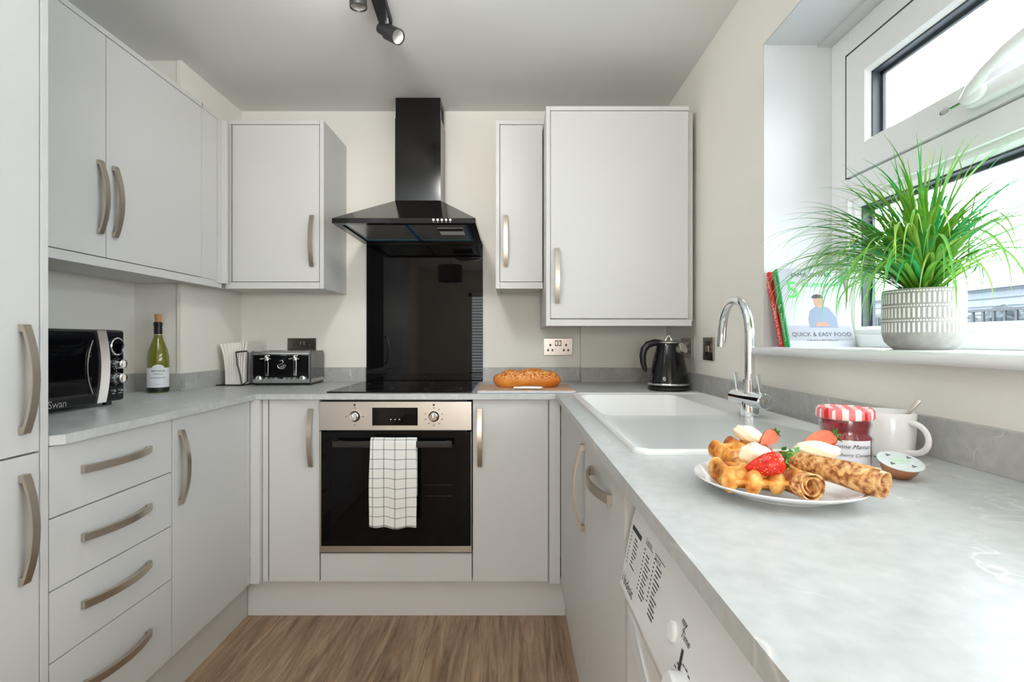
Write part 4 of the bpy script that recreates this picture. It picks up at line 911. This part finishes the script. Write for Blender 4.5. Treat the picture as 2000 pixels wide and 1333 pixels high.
swan_mark(fp, (0.118, -0.0035, 0.075), (1, 0, 0), (0, 0, 1), 0.042, m_silver)
# ================================================================== KETTLE
kx, ky = 0.662, 2.165
t = thing('kettle', 'black cordless kettle with steel spout cap in the right corner', 'kettle', (kx, ky, Z1))
bm = nb(); lathe(bm, [(0, 0), (0.078, 0), (0.086, 0.004), (0.086, 0.012), (0.080, 0.018), (0, 0.018)], (kx, ky, Z1), 48); obj('power_base', bm, m_bplas, t)
bm = nb(); lathe(bm, [(0, 0.019), (0.082, 0.019), (0.084, 0.03), (0.083, 0.036), (0.074, 0.085), (0.062, 0.14), (0.050, 0.185), (0.046, 0.199), (0.044, 0.202), (0, 0.202)], (kx, ky, Z1), 48); kb = obj('body', bm, m_bgloss, t, ang=50)
bm = nb(); lathe(bm, [(0.0838, 0.023), (0.0852, 0.025), (0.0852, 0.029), (0.0838, 0.031)], (kx, ky, Z1), 48); obj('chrome_ring', bm, m_chrome, kb)
bm = nb(); lathe(bm, [(0.047, 0.198), (0.0475, 0.203), (0.040, 0.207), (0, 0.209)], (kx, ky, Z1), 40); lid = obj('lid', bm, m_steel, t)
bm = nb(); tube(bm, [(kx-0.014+0.028*k/10, ky, Z1+0.208+0.020*sin(pi*k/10)) for k in range(11)], 0.0045, 10); obj('lid_loop', bm, m_chrome, lid)
bm = nb(); hd_ = [(-0.030, 0.198), (-0.062, 0.200), (-0.090, 0.192), (-0.108, 0.172), (-0.114, 0.145), (-0.112, 0.115), (-0.106, 0.092), (-0.100, 0.078)]
tube(bm, [(kx+a*0.97, ky-0.10*abs(a)*0.3, Z1+b) for a, b in hd_], [0.012, 0.0145, 0.0150, 0.0145, 0.014, 0.0125, 0.011, 0.006], 16); obj('handle', bm, m_bplas, t, ang=60)
d = V((0.55, -0.66, 0.42)).normalized(); p = V((kx+0.030, ky-0.036, Z1+0.168)); bm = nb(); tube(bm, [p, p+d*0.026, p+d*0.028, p+d*0.028], [0.021, 0.024, 0.022, 0.001], 32); obj('spout_cap', bm, m_steel, t)
e1, e2 = V((0.96, 0.28, 0)), V((0, 0, 1))
def kmark():
    bm = nb(); c = V((kx-0.040, ky-0.0755, Z1+0.052))
    for k in range(3): tube(bm, [c+V((cos(R(a))*(0.006-0.002*k), 0.002*(k == 9), sin(R(a))*(0.008-0.002*k))) for a in range(0, 361, 30)], 0.0008, 6)
    obj('swan_mark', bm, m_silver, kb)
kmark()
# ================================================================== BOARD, BREAD, KNIFE
t = thing('chopping_board', 'wooden chopping board under the loaf right of the hob', 'board', (0.058, 2.15, Z1))
bm = nb(); box(bm, -0.137, 0.253, 2.022, 2.29, Z1+0.0003, Z1+0.009, 0.002); obj('base_layer', bm, m_boardw, t)
bm = nb(); box(bm, -0.134, 0.250, 2.026, 2.287, Z1+0.009, Z1+0.0125, 0.001); obj('wood_top', bm, m_board, t)
bz0 = Z1+0.0125
bm = nb()
def brf(q, p):
    q = q.copy(); q.z = max(q.z, -0.030)
    s = 1-0.10*math.exp(-((p.x+0.25)/0.12)**2)
    q.z = q.z*(s if q.z > 0 else 1); q.y *= s**0.5
    q.z += 0.004*sin(p.x*11)*(p.z > 0)
    return q
blob(bm, (0, 0, 0.030), 0.143, 0.058, 0.046, seg=48, rings=32, fn=lambda q, p: brf(V((0.143*(abs(p.x)**0.75)*(1 if p.x > 0 else -1), 0.058*p.y*(1-0.1*abs(p.x)), 0.047*p.z*(1.0))), p))
o = obj('bread_loaf', bm, m_bread, ang=80); o.location = (0.064, 2.165, bz0); tag(o, 'crackle-crusted tiger bread loaf on the chopping board', 'bread')
t = thing('bread_knife', 'steel-handled bread knife lying in front of the loaf', 'knife', (0.0, 2.055, bz0))
bm = nb(); tube(bm, [(0.122, 2.040, bz0+0.007), (0.115, 2.041, bz0+0.007), (0.06, 2.046, bz0+0.007), (0.008, 2.050, bz0+0.006)], [0.006, 0.0085, 0.0085, 0.0065], 14, sx=0.8); obj('handle', bm, m_steel, t, ang=60)
bm = nb(); slab(bm, [(0.008, 2.046), (0.008, 2.060), (-0.115, 2.075), (-0.128, 2.064), (-0.115, 2.060)], bz0+0.0006, bz0+0.0022); obj('blade', bm, m_knifeb, t)
# ================================================================== BOOKS
def book(name, label, yb, lean, thick, w, h, m_sp, spine, cover=None):
    t = thing(name, label, 'book', (0.785, yb, 1.083)); t.rotation_euler = (-lean, 0, 0)
    # local: x across the sill (spine at x=0, faces -x), y thickness (cover at y=0 facing the camera), z up
    bm = nb(); box(bm, 0, w, 0, 0.0025, 0, h, 0.0006, mi=1); box(bm, 0, w, thick-0.0025, thick, 0, h, 0.0006, mi=0); box(bm, 0, 0.003, 0.0026, thick-0.0026, 0, h, 0.0005, mi=0); box(bm, -0.0006, 0.004, 0.0, thick, 0.0, h, 0.0008, mi=0)
    cv = obj('cover', bm, [m_sp, cover or m_sp], t, local=True)
    bm = nb(); box(bm, 0.004, w-0.004, 0.0027, thick-0.0027, 0.003, h-0.003); obj('pages', bm, m_page, t, local=True)
    for s, size, z in spine: text(s, size, m_white, cv, lambda a, b, z=z, size=size: (-0.0010, thick/2+size*0.35-b, h-z-a), name='spine_lettering', local=True)
    return t, cv
book('book', 'red-spined cookbook leaning on the window reveal', 1.478, R(21.5), 0.024, 0.185, 0.246, m_red, [("JAMIE'S", 0.017, 0.012), ('15-MINUTE MEALS', 0.017, 0.095)])
t, cv = book('book', 'green-spined cookbook with pale cover leaning on the red one', 1.4475, R(17.5), 0.026, 0.190, 0.243, m_green, [('JAMIE OLIVER', 0.011, 0.018), ('5', 0.026, 0.108), ('INGREDIENTS', 0.014, 0.135)], m_cover)
cf = lambda x, z: (lambda a, b: (x+a, -0.0008, z+b))
text('JAMIE OLIVER', 0.018, m_ink, cv, cf(0.099, 0.217), 'CENTER', local=True, space=1.1); text('5', 0.075, m_gprint, cv, cf(0.018, 0.150), local=True); text('INGREDIENTS', 0.019, m_gprint, cv, cf(0.066, 0.184), local=True)
text('QUICK & EASY FOOD', 0.0175, m_ink, cv, cf(0.097, 0.032), 'CENTER', local=True, space=1.0); text('THE NO.1 BESTSELLER', 0.007, m_ink, cv, cf(0.097, 0.018), 'CENTER', local=True, space=1.3)
bm = nb()   # printed figure leaning on a table
def poly_(pts, mi, off): 
    f = bm.faces.new([bm.verts.new((x, -0.0004-off, z)) for x, z in pts]); f.material_index = mi
poly_([(0.004, 0.02), (0.186, 0.02), (0.186, 0.064), (0.004, 0.064)], 3, 0.0)
poly_([(0.068, 0.058), (0.150, 0.058), (0.148, 0.09), (0.132, 0.118), (0.115, 0.127), (0.10, 0.127), (0.076, 0.110), (0.068, 0.085)], 2, 0.0001)
poly_([(0.107+0.015*cos(a), 0.138+0.019*sin(a)) for a in [2*pi*k/16 for k in range(16)]], 1, 0.0002)
poly_([(0.105+0.017*cos(a), 0.150+0.011*sin(a)) for a in [pi*k/12-0.1 for k in range(14)]], 0, 0.0003)
poly_([(0.085, 0.062), (0.125, 0.062), (0.118, 0.075), (0.09, 0.075)], 1, 0.0003)
obj('cover_picture', bm, [m_hair, m_skin, m_shirt, m_ptable], cv, local=True, smooth=False)
# ================================================================== PLANT
px, py, pz = 0.866, 1.080, 1.0832
t = thing('potted_plant', 'trailing green grass plant in a grey and white relief pot on the sill', 'plant', (px, py, pz))
PR = 0.0705; PH = 0.126
bm = nb(); lathe(bm, [(0, 0), (0.050, 0), (0.053, 0.002), (0.066, 0.016), (PR-0.001, 0.028), (PR, 0.034), (PR, PH-0.002), (PR-0.002, PH), (PR-0.005, PH), (PR-0.006, PH-0.015), (0, PH-0.015)], (px, py, pz), 64)
def dash(a, z0, z1, w):
    rr = PR+0.0006; da = w/2/PR
    pts = [(a-da, z0+0.001), (a-da*0.6, z0), (a+da*0.6, z0), (a+da, z0+0.001), (a+da, z1-0.001), (a+da*0.6, z1), (a-da*0.6, z1), (a-da, z1-0.001)]
    prism(bm, pts, lambda q, z: (px+(PR-0.001)*cos(q), py+(PR-0.001)*sin(q), pz+z), lambda q, z: (px+rr*cos(q), py+rr*sin(q), pz+z), 1)
for (z0, z1) in ((0.096, 0.116), (0.066, 0.086), (0.036, 0.056)):
    for k in range(54): dash(2*pi*k/54, z0, z1, 0.0037)
for z in (0.119, 0.089, 0.059):
    for k in range(88): dash(2*pi*k/88, z, z+0.003, 0.0032)
obj('pot', bm, [m_potg, m_potw], t, smooth=True, ang=30)
bm = nb(); lathe(bm, [(PR-0.0065, 0), (0.04, 0.006), (0, 0.008)], (px, py, pz+PH-0.0149), 32); obj('soil', bm, m_soil, t)
def foliage():
    rnd = random.Random(21); bm = nb()
    extra = [(205, 52, 0.36, 165), (188, 60, 0.35, 150), (236, 50, 0.38, 140), (250, 48, 0.40, 135), (150, 46, 0.37, 150), (165, 55, 0.36, 160), (135, 42, 0.38, 150), (120, 44, 0.40, 140), (222, 40, 0.36, 150), (100, 50, 0.42, 128), (108, 60, 0.42, 120), (262, 50, 0.42, 125)]
    for n in range(372):
        az = rnd.uniform(0, 2*pi)
        # leaves reach along the window and into the room, fewer towards the glass
        if cos(az) > 0.25 and rnd.random() < 0.6: az = rnd.choice([-1, 1])*rnd.uniform(R(75), R(180))
        kind = rnd.random()
        if kind < 0.60: el = R(rnd.uniform(38, 74)); L = rnd.uniform(0.24, 0.40); tot = rnd.uniform(95, 150)
        elif kind < 0.86: el = R(rnd.uniform(62, 88)); L = rnd.uniform(0.22, 0.36); tot = rnd.uniform(50, 120)
        else: el = R(rnd.uniform(72, 90)); L = rnd.uniform(0.20, 0.33); tot = rnd.uniform(10, 45)
        if n >= 360: az, el, L, tot = R(extra[n-360][0]), R(extra[n-360][1]), extra[n-360][2], extra[n-360][3]
        r0 = rnd.uniform(0, 0.024); a0 = az+rnd.uniform(-0.6, 0.6)
        p = V((px+r0*cos(a0), py+r0*sin(a0), pz+PH-0.014)); seg = 20; ds = L/seg; w0 = rnd.uniform(0.0022, 0.0042) if n < 360 else 0.0046
        mi = rnd.choice([0, 0, 0, 1, 2]); e = el; az2 = az; curl = rnd.uniform(-0.5, 0.5); row = []
        for k in range(seg+1):
            s = k/seg
            d = V((cos(e)*cos(az2), cos(e)*sin(az2), sin(e))); side = V((-sin(az2), cos(az2), 0)); up = d.cross(side)
            w = w0*(0.7+1.3*s if s < 0.3 else 1.09)*(1-max(0, (s-0.35)/0.65)**1.3)+0.0002
            q = p.copy(); lim = 0.955
            if q.x > lim: q.x = lim-0.3*(q.x-lim)*0.2
            if q.x > 0.735 and q.z < pz+0.004: q.z = pz+0.004
            if q.y > 1.415: q.y = 1.415-(q.y-1.415)*0.2
            row.append([bm.verts.new(q-side*w+up*w*0.35), bm.verts.new(q), bm.verts.new(q+side*w+up*w*0.35)])
            p = p+d*ds; e -= R(tot)/seg*(0.35+1.3*min(1, s*1.25)); e = max(e, R(-86)); az2 += curl/seg
        for a, b in zip(row, row[1:]):
            bm.faces.new((a[0], a[1], b[1], b[0])).material_index = mi; bm.faces.new((a[1], a[2], b[2], b[1])).material_index = mi
    obj('foliage', bm, [m_leaf, m_leaf2, m_leaf3], t, ang=80)
foliage()
# ================================================================== BREAKFAST
plx, ply = 0.373, 0.716
bm = nb(); Rp = 0.112
lathe(bm, [(0, 0.003), (0.062, 0.003), (0.064, 0), (0.068, 0), (0.070, 0.003), (0.090, 0.009), (Rp-0.001, 0.0185), (Rp, 0.020), (Rp-0.001, 0.0212), (Rp-0.004, 0.0205), (0.088, 0.0130), (0.076, 0.0075), (0, 0.0065)], (plx, ply, Z1+0.0002), 72)
single('plate', bm, m_china, 'round white plate of waffles and crepes on the worktop', 'plate', (plx, ply, Z1), ang=50)
PZ = Z1+0.0068
def waffle(name, label, loc, rot, w, d, th, nu, nv):
    """web plate with crossing rounded ridges whose ends show as lobes around the rim"""
    bm = nb()
    def webf(q, p):
        r = (abs(p.x)**3.4+abs(p.y)**3.4)**(1/3.4) or 1; rr = sqrt(p.x*p.x+p.y*p.y)
        k = rr/r if rr > 1e-6 else 1
        return V((p.x*k*w*0.47, p.y*k*d*0.47, (1 if p.z > 0 else -1)*abs(p.z)**0.3*th*0.13))
    blob(bm, (0, 0, 0), 1, 1, 1, seg=40, rings=14, fn=webf)
    rnd = random.Random(nu*7+nv)
    def bar(c, ax, half):
        n = 13; pts = []; rs = []
        for i in range(n):
            s = -1+2*i/(n-1); o = s*half; wob = 0.0006*sin(i*1.7+c*200)
            pts.append((o, c+wob, 0) if ax == 'x' else (c+wob, o, 0))
            e = max(0, (abs(s)-0.86)/0.14); rs.append((th/2 if ax == 'y' else th*0.40)*sqrt(max(0.02, 1-e*e*0.98))*(1+0.05*sin(i*2.3+c*90))*(1+(0.10 if ax == 'y' and abs(s) > 0.7 else 0)))
        tube(bm, pts, rs, 14, sx=(0.0100 if ax == 'y' else 0.0062)/(th/2))
    for j in range(nv):
        y = d*((j+0.5)/nv-0.5)*0.74; bar(y, 'x', w/2*(1-0.22*abs(y/(d/2))**2))
    for i in range(nu):
        x = w*((i+0.5)/nu-0.5); bar(x, 'y', d/2*(1-0.22*abs(x/(w/2))**2))
    o = obj(name, bm, m_waffle, ang=80); o.location = loc; o.rotation_euler = rot; tag(o, label, 'waffle'); return o
waffle('waffle', 'golden waffle at the front of the plate under the large cut strawberry', (0.329, 0.690, PZ+0.0225), (R(3), 0, R(-4)), 0.116, 0.076, 0.030, 4, 3)
waffle('waffle', 'small golden waffle at the back left of the plate', (0.345, 0.775, PZ+0.036), (R(12), R(-6), R(14)), 0.086, 0.058, 0.028, 3, 2)
def cream(label, c, r, mt=None):
    bm = nb(); blob(bm, (0, 0, 0), *r, nz=0.07, seg=28, rings=18); o = obj('whipped_cream', bm, m_cream, ang=80); o.location = c; o.rotation_euler = mt or (0, 0, 0); tag(o, label, 'cream')
cream('oval scoop of cream on top of the back waffle', (0.362, 0.783, PZ+0.060), (0.022, 0.013, 0.0125), (0, R(18), R(-20)))
cream('round dollop of cream behind the large cut strawberry', (0.336, 0.708, PZ+0.044), (0.022, 0.016, 0.018))
cream('wide dollop of cream on the crepes beside the jar', (0.441, 0.740, PZ+0.046), (0.032, 0.019, 0.012), (0, R(4), 0))
def strawberry(label, c, s, rot):
    t = thing('strawberry', label, 'strawberry', c); t.rotation_euler = rot
    # half berry: axis along local x (tip at -x), cut face towards local +y... flat side slightly domed
    bm = nb()
    def f(q, p):
        tt = (p.x+1)/2; wdt = (sin(pi*min(1, tt*0.62+0.02))**0.8) if tt > 0 else 0
        rad = s*0.46*(max(0.0, 1-p.x*p.x))**0.5*(0.62+0.38*p.x+0.1)
        nrm = sqrt(p.y*p.y+p.z*p.z) or 1
        y = rad*p.y/nrm*1.05; z = rad*p.z/nrm*1.05
        return V((p.x*s*0.6, min(y, 0.05*s), z))
    blob(bm, (0, 0, 0), 1, 1, 1, seg=28, rings=20, fn=f, mtx=None)
    for fc in bm.faces: fc.material_index = 1 if fc.calc_center_median().y > 0.045*s else 0
    obj('flesh', bm, [m_straw, m_strawin], t, local=True, ang=50)
    bm = nb()
    for k in range(7):
        a = 2*pi*k/7; ux = V((0.1, cos(a), sin(a))); sd = V((0, -sin(a), cos(a))); b = V((s*0.54, 0, 0))
        v = [bm.verts.new(b), bm.verts.new(b+ux*s*0.16+sd*s*0.09+V((s*0.06, 0, 0))), bm.verts.new(b+ux*s*0.36+V((s*0.10*(-1)**k, 0, 0))), bm.verts.new(b+ux*s*0.16-sd*s*0.09+V((s*0.06, 0, 0)))]
        bm.faces.new(v)
    tube(bm, [(s*0.52, 0, 0), (s*0.66, 0, 0.01*s), (s*0.78, 0, 0.05*s)], s*0.025, 6)
    obj('leafy_cap', bm, m_leafs, t, local=True)
strawberry('large cut strawberry on cream at the front of the plate', (0.330, 0.668, PZ+0.042), 0.042, (R(15), R(-12), R(-8)))
strawberry('cut strawberry at the back of the plate behind the cream', (0.384, 0.768, PZ+0.056), 0.028, (R(160), R(-35), R(10)))
strawberry('cut strawberry leaning against the jam jar', (0.459, 0.765, PZ+0.056), 0.040, (R(120), R(-16), R(-5)))
# crepes
def crepe(name, label, path, radii, turns=1.8, th=0.0016, flat=1.0):
    bm = nb(); n = 70; path = [V(p) for p in path]; m = len(path); g = []
    u, w = None, None
    for i, p in enumerate(path):
        d = (path[min(i+1, m-1)]-path[max(i-1, 0)]).normalized()
        u = V((0, 0, 1)).cross(d).normalized(); w = d.cross(u).normalized()
        row = []
        for k in range(n+1):
            s = k/n; a = 2*pi*turns*s-pi*0.35; rad = radii[i]*(1-0.58*(1-s))*(1+0.04*sin(a*3+i))
            row.append(bm.verts.new(p+u*cos(a)*rad+w*sin(a)*rad*flat))
        g.append(row)
    for a, b in zip(g, g[1:]):
        for k in range(n): bm.faces.new((a[k], a[k+1], b[k+1], b[k]))
    c = path[0]; o = single(name, bm, m_crepe, label, 'crepe', tuple(c), ang=80)
    md = o.modifiers.new('thickness', 'SOLIDIFY'); md.thickness = th; md.offset = 0
    return o
crepe('crepe', 'short rolled crepe lying flat with its open end facing front', [(0.375, 0.638, PZ+0.0225), (0.373, 0.66, PZ+0.0205), (0.369, 0.70, PZ+0.0185), (0.366, 0.745, PZ+0.018)], [0.0185, 0.018, 0.017, 0.016], 2.2)
crepe('crepe', 'long cone-rolled crepe overhanging the right edge of the plate', [(0.453, 0.622, PZ+0.0305), (0.443, 0.640, PZ+0.0315), (0.425, 0.672, PZ+0.0335), (0.408, 0.706, PZ+0.0335), (0.395, 0.745, PZ+0.031)], [0.0225, 0.0235, 0.021, 0.018, 0.014], 1.35, flat=0.95)
# mint
bm = nb(); rnd = random.Random(9)
for k in range(9):
    c = V((0.366+rnd.uniform(-0.012, 0.014), 0.690+rnd.uniform(-0.008, 0.008), PZ+0.052+rnd.uniform(-0.006, 0.008))); a = rnd.uniform(0, 2*pi); L = rnd.uniform(0.009, 0.014)
    d = V((cos(a), sin(a)*0.5, rnd.uniform(-0.2, 0.7))).normalized(); s = d.cross(V((0, -1, 0.3))).normalized()*L*0.35
    v = [bm.verts.new(q) for q in (c, c+d*L*0.4+s, c+d*L, c+d*L*0.4-s)]; bm.faces.new(v)
tube(bm, [(0.352, 0.690, PZ+0.044), (0.366, 0.690, PZ+0.053), (0.378, 0.689, PZ+0.056)], 0.0008, 6)
single('mint_sprig', bm, m_leafs, 'green mint sprig at the middle of the plate', 'herb', (0.366, 0.69, PZ+0.045), smooth=False)
# jam jar
jx, jy = 0.560, 0.862; face = math.atan2(-jy, -jx)
t = thing('jam_jar', 'jar of red jam with red gingham lid behind the plate', 'jar', (jx, jy, Z1))
jr = 0.0392
bm = nb(); prof = [(0, 0.002), (jr-0.006, 0), (jr-0.001, 0.003), (jr, 0.010), (jr, 0.044), (jr+0.0005, 0.05), (jr-0.004, 0.056), (jr-0.003, 0.064), (jr-0.001, 0.072), (jr-0.003, 0.082)]
lathe(bm, [(r_-0.001 if r_ > 0.01 else r_, z+0.001) for r_, z in prof]+[(0, 0.083)], (jx, jy, Z1), 48); obj('jam', bm, m_jam, t, ang=60)
bm = nb(); lathe(bm, [(r_+0.0006 if r_ > 0.01 else r_, z) for r_, z in prof], (jx, jy, Z1), 48); obj('glass', bm, m_jarglass, t, ang=60)
bm = nb(); lathe(bm, [(jr-0.002, 0.080), (jr+0.0015, 0.0805), (jr+0.0035, 0.083), (jr+0.003, 0.095), (jr, 0.0985), (jr-0.004, 0.0975), (0, 0.0975)], (0, 0, 0), 64); lid = obj('lid', bm, m_gingham, ang=50); lid.data.transform(Matrix.Identity(4)); lid.parent = t
oj = onb(jr, jx, jy)
shift = 0.010
bm = nb(); grid(bm, 25, 2, lambda a, b: oj((a-0.5)*0.062+shift, 0.006+0.043*b, 0.0012)); jl = obj('label', bm, m_label, t, ang=60)
jt = lambda u0, z0: (lambda a, b: oj(u0+a+shift, z0+b, 0.0016))
text('Bonne Maman', 0.0098, m_ink, jl, jt(0, 0.036), 'CENTER', shear=0.4); text('Strawberry Conserve', 0.0078, m_ink, jl, jt(0, 0.023), 'CENTER', shear=0.4); text('Product of France', 0.0040, m_ink, jl, jt(0.002, 0.011), 'CENTER')
# mug + spoon
mx_, my_ = 0.690, 0.945
t = thing('mug', 'white mug with a spoon in it behind the jam jar', 'mug', (mx_, my_, Z1))
bm = nb(); H = 0.081; r_ = 0.0465
lathe(bm, [(0, 0.002), (0.034, 0.0), (0.039, 0.001), (0.042, 0.006), (0.0445, 0.03), (r_, H-0.002), (r_-0.001, H), (r_-0.0028, H-0.001), (0.0415, 0.03), (0.037, 0.007), (0, 0.006)], (mx_, my_, Z1), 56); obj('body', bm, m_china, t, ang=60)
hdv = V((0.18, -0.98, 0)); bm = nb()
hp = [(0.040, 0.066), (0.052, 0.071), (0.066, 0.068), (0.074, 0.058), (0.074, 0.045), (0.066, 0.031), (0.052, 0.020), (0.040, 0.014)]
hp = [(0.040+0.041*sin(pi*k/24)**0.75*(1.0), 0.040+0.027*cos(pi*k/24)) for k in range(25)]
tube(bm, [(mx_+hdv.x*a, my_+hdv.y*a, Z1+b) for a, b in hp], 0.0052, 14, sx=0.75); obj('handle', bm, m_china, t, ang=60)
bm = nb(); lathe(bm, [(0, 0.0), (0.0405, 0.0)], (mx_, my_, Z1+0.05), 40); obj('drink', bm, mat('coffee', (0.05, 0.025, 0.012, 1), 0.1), t)
t = thing('teaspoon', 'steel teaspoon handle sticking out of the white mug', 'spoon', (mx_, my_, Z1+0.012))
bm = nb(); a = V((mx_-0.008, my_+0.006, Z1+0.013)); b = V((mx_+0.035, my_-0.034, Z1+0.104)); 
tube(bm, [a, a*0.75+b*0.25, a*0.3+b*0.7, b*0.97+a*0.03, b], [0.002, 0.002, 0.003, 0.0042, 0.003], 10, sx=0.4); obj('stem', bm, m_steel, t, ang=60)
bm = nb(); blob(bm, tuple(a), 0.010, 0.007, 0.003); obj('bowl', bm, m_steel, t)
# jam pod
t = thing('jam_portion', 'copper coloured portion pod with printed foil lid right of the plate', 'pod', (0.594, 0.790, Z1)); t.rotation_euler = (R(17), R(2), R(-12))
bm = nb(); lathe(bm, [(0, 0.0), (0.010, 0.001), (0.019, 0.007), (0.024, 0.016), (0.026, 0.025), (0.0295, 0.0262), (0.0295, 0.0272)], (0, 0, 0), 48); obj('cup', bm, m_copper, t, local=True, ang=50)
bm = nb(); lathe(bm, [(0.0300, 0.0268), (0.0302, 0.0278), (0.027, 0.0284), (0, 0.0284)], (0, 0, 0), 48); fl = obj('foil_lid', bm, mat('printed_foil', srgb(214, 222, 222), 0.35, var=0.06, vscale=80), t, local=True)
bm = nb()
for k in range(4):
    a = R(35+k*90); c_ = V((0.019*cos(a), 0.019*sin(a), 0.0287)); s = 0.0035
    for (dx, dy) in ((-1, -1), (0.3, -0.2), (-0.6, 0.5)): box(bm, c_.x+dx*s*0.8, c_.x+dx*s*0.8+s*0.8, c_.y+dy*s*0.8, c_.y+dy*s*0.8+s*0.7, 0.0284, 0.0287)
obj('foil_print', bm, m_ink, fl, local=True)
bm = nb(); box(bm, -0.012, 0.013, -0.003, 0.003, 0.0284, 0.0286); box(bm, -0.010, 0.008, -0.009, -0.007, 0.0284, 0.0286); obj('foil_band', bm, mat('pale_green_print', srgb(190, 222, 190), 0.5), fl, local=True)
# ================================================================== ROOM BEHIND, pendant mirrored in the splashback, and added fill lamps
t = thing('pendant_lamp', 'drum shade pendant lamp mirrored in the black splashback', 'light', (-0.77, -1.2, CE))
bm = nb(); cyl(bm, (-0.77, -1.2, 2.04), (-0.77, -1.2, CE), 0.003, seg=8); obj('cord', bm, m_bplas, t)
bm = nb(); lathe(bm, [(0.15, 1.83), (0.15, 2.03), (0.148, 2.03), (0.148, 1.83), (0.15, 1.83)], (-0.77, -1.2, 0), 48); obj('shade', bm, mat('lamp_shade_fabric', (0.35, 0.32, 0.27, 1), 0.9), t)
bm = nb(); blob(bm, (-0.77, -1.2, 1.95), 0.03, 0.03, 0.03); obj('bulb', bm, m_lampin, t)
x, y = -0.40, 0.50
t = thing('added_bowl_pendant', 'added unseen white bowl uplighter hanging above and in front of the view', 'light', (x, y, CE))  # added fitting to hold the unseen uplight
bm = nb(); cyl(bm, (x, y, 1.83), (x, y, CE-0.001), 0.004, seg=10); obj('stem', bm, m_steel, t)
bm = nb(); lathe(bm, [(0, 1.825), (0.10, 1.835), (0.16, 1.875), (0.175, 1.90), (0.168, 1.90), (0.095, 1.85), (0, 1.84)], (x, y, 0), 40); obj('bowl_shade', bm, m_upvc, t)
x, y = -0.10, -2.4
t = thing('added_floor_lamp', 'added unseen fill lamp on a floor stand far behind the view', 'lamp', (x, y, 0))  # stand added to carry the fill light behind the camera
bm = nb(); lathe(bm, [(0, 0), (0.13, 0), (0.13, 0.015), (0.02, 0.03), (0.011, 0.04), (0.011, 1.24), (0.04, 1.25), (0.04, 1.27), (0, 1.27)], (x, y, 0), 32); obj('stand', bm, m_steel, t)
# ================================================================== OUTSIDE
bm = nb(); box(bm, 1.5, 40, -20, 30, -0.6, -0.5); struct('street_ground', bm, mat('pale_paving', (0.45, 0.46, 0.48, 1), 0.9), smooth=False)
t = thing('house', 'pale grey clad house across the street seen through the window', 'house', (9.5, 8, -0.5))
bm = nb(); box(bm, 8.5, 14, 6.2, 14, -0.5, 2.0); 
for k in range(17): box(bm, 8.47, 8.5, 6.2, 14, -0.4+k*0.14, -0.4+k*0.14+0.11)
obj('wall', bm, mat('grey_cladding', (0.13, 0.145, 0.165, 1), 0.8), t, smooth=False)
bm = nb(); prism(bm, [(8.3, 2.0), (14.2, 2.0), (11.2, 2.5)], lambda x, z: (x, 6.0, z), lambda x, z: (x, 14.2, z)); obj('roof', bm, mat('slate', (0.16, 0.17, 0.19, 1), 0.8), t, smooth=False)
t = thing('railing', 'dark railings outside beyond the plant pot', 'railing', (5.0, 4.2, -0.5))
bm = nb()
for k in range(46): box(bm, 4.99, 5.01, 2.3+k*0.12, 2.325+k*0.12, -0.5, 1.40)
box(bm, 4.98, 5.02, 2.3, 7.8, 1.40, 1.43); box(bm, 4.98, 5.02, 2.3, 7.8, 0.3, 0.34); obj('bars', bm, mat('railing_paint', (0.012, 0.015, 0.02, 1), 0.5), t, smooth=False)
bm = nb(); rnd = random.Random(4)
for k in range(170): blob(bm, (5.6+rnd.uniform(-0.25, 0.25), rnd.uniform(2.6, 7.6), rnd.uniform(0.5, 1.36)), 0.15, 0.17, 0.12, nz=0.2, seg=9, rings=6)
box(bm, 5.4, 5.8, 2.5, 7.7, -0.5, 1.05)
single('hedge', bm, ramp_noise('hedge_leaves', [(0.35, (0.006, 0.012, 0.012, 1)), (0.65, (0.05, 0.06, 0.07, 1))], 12, 0.9), 'low clipped hedge behind the railings outside', 'hedge', (5.6, 5.1, -0.5))
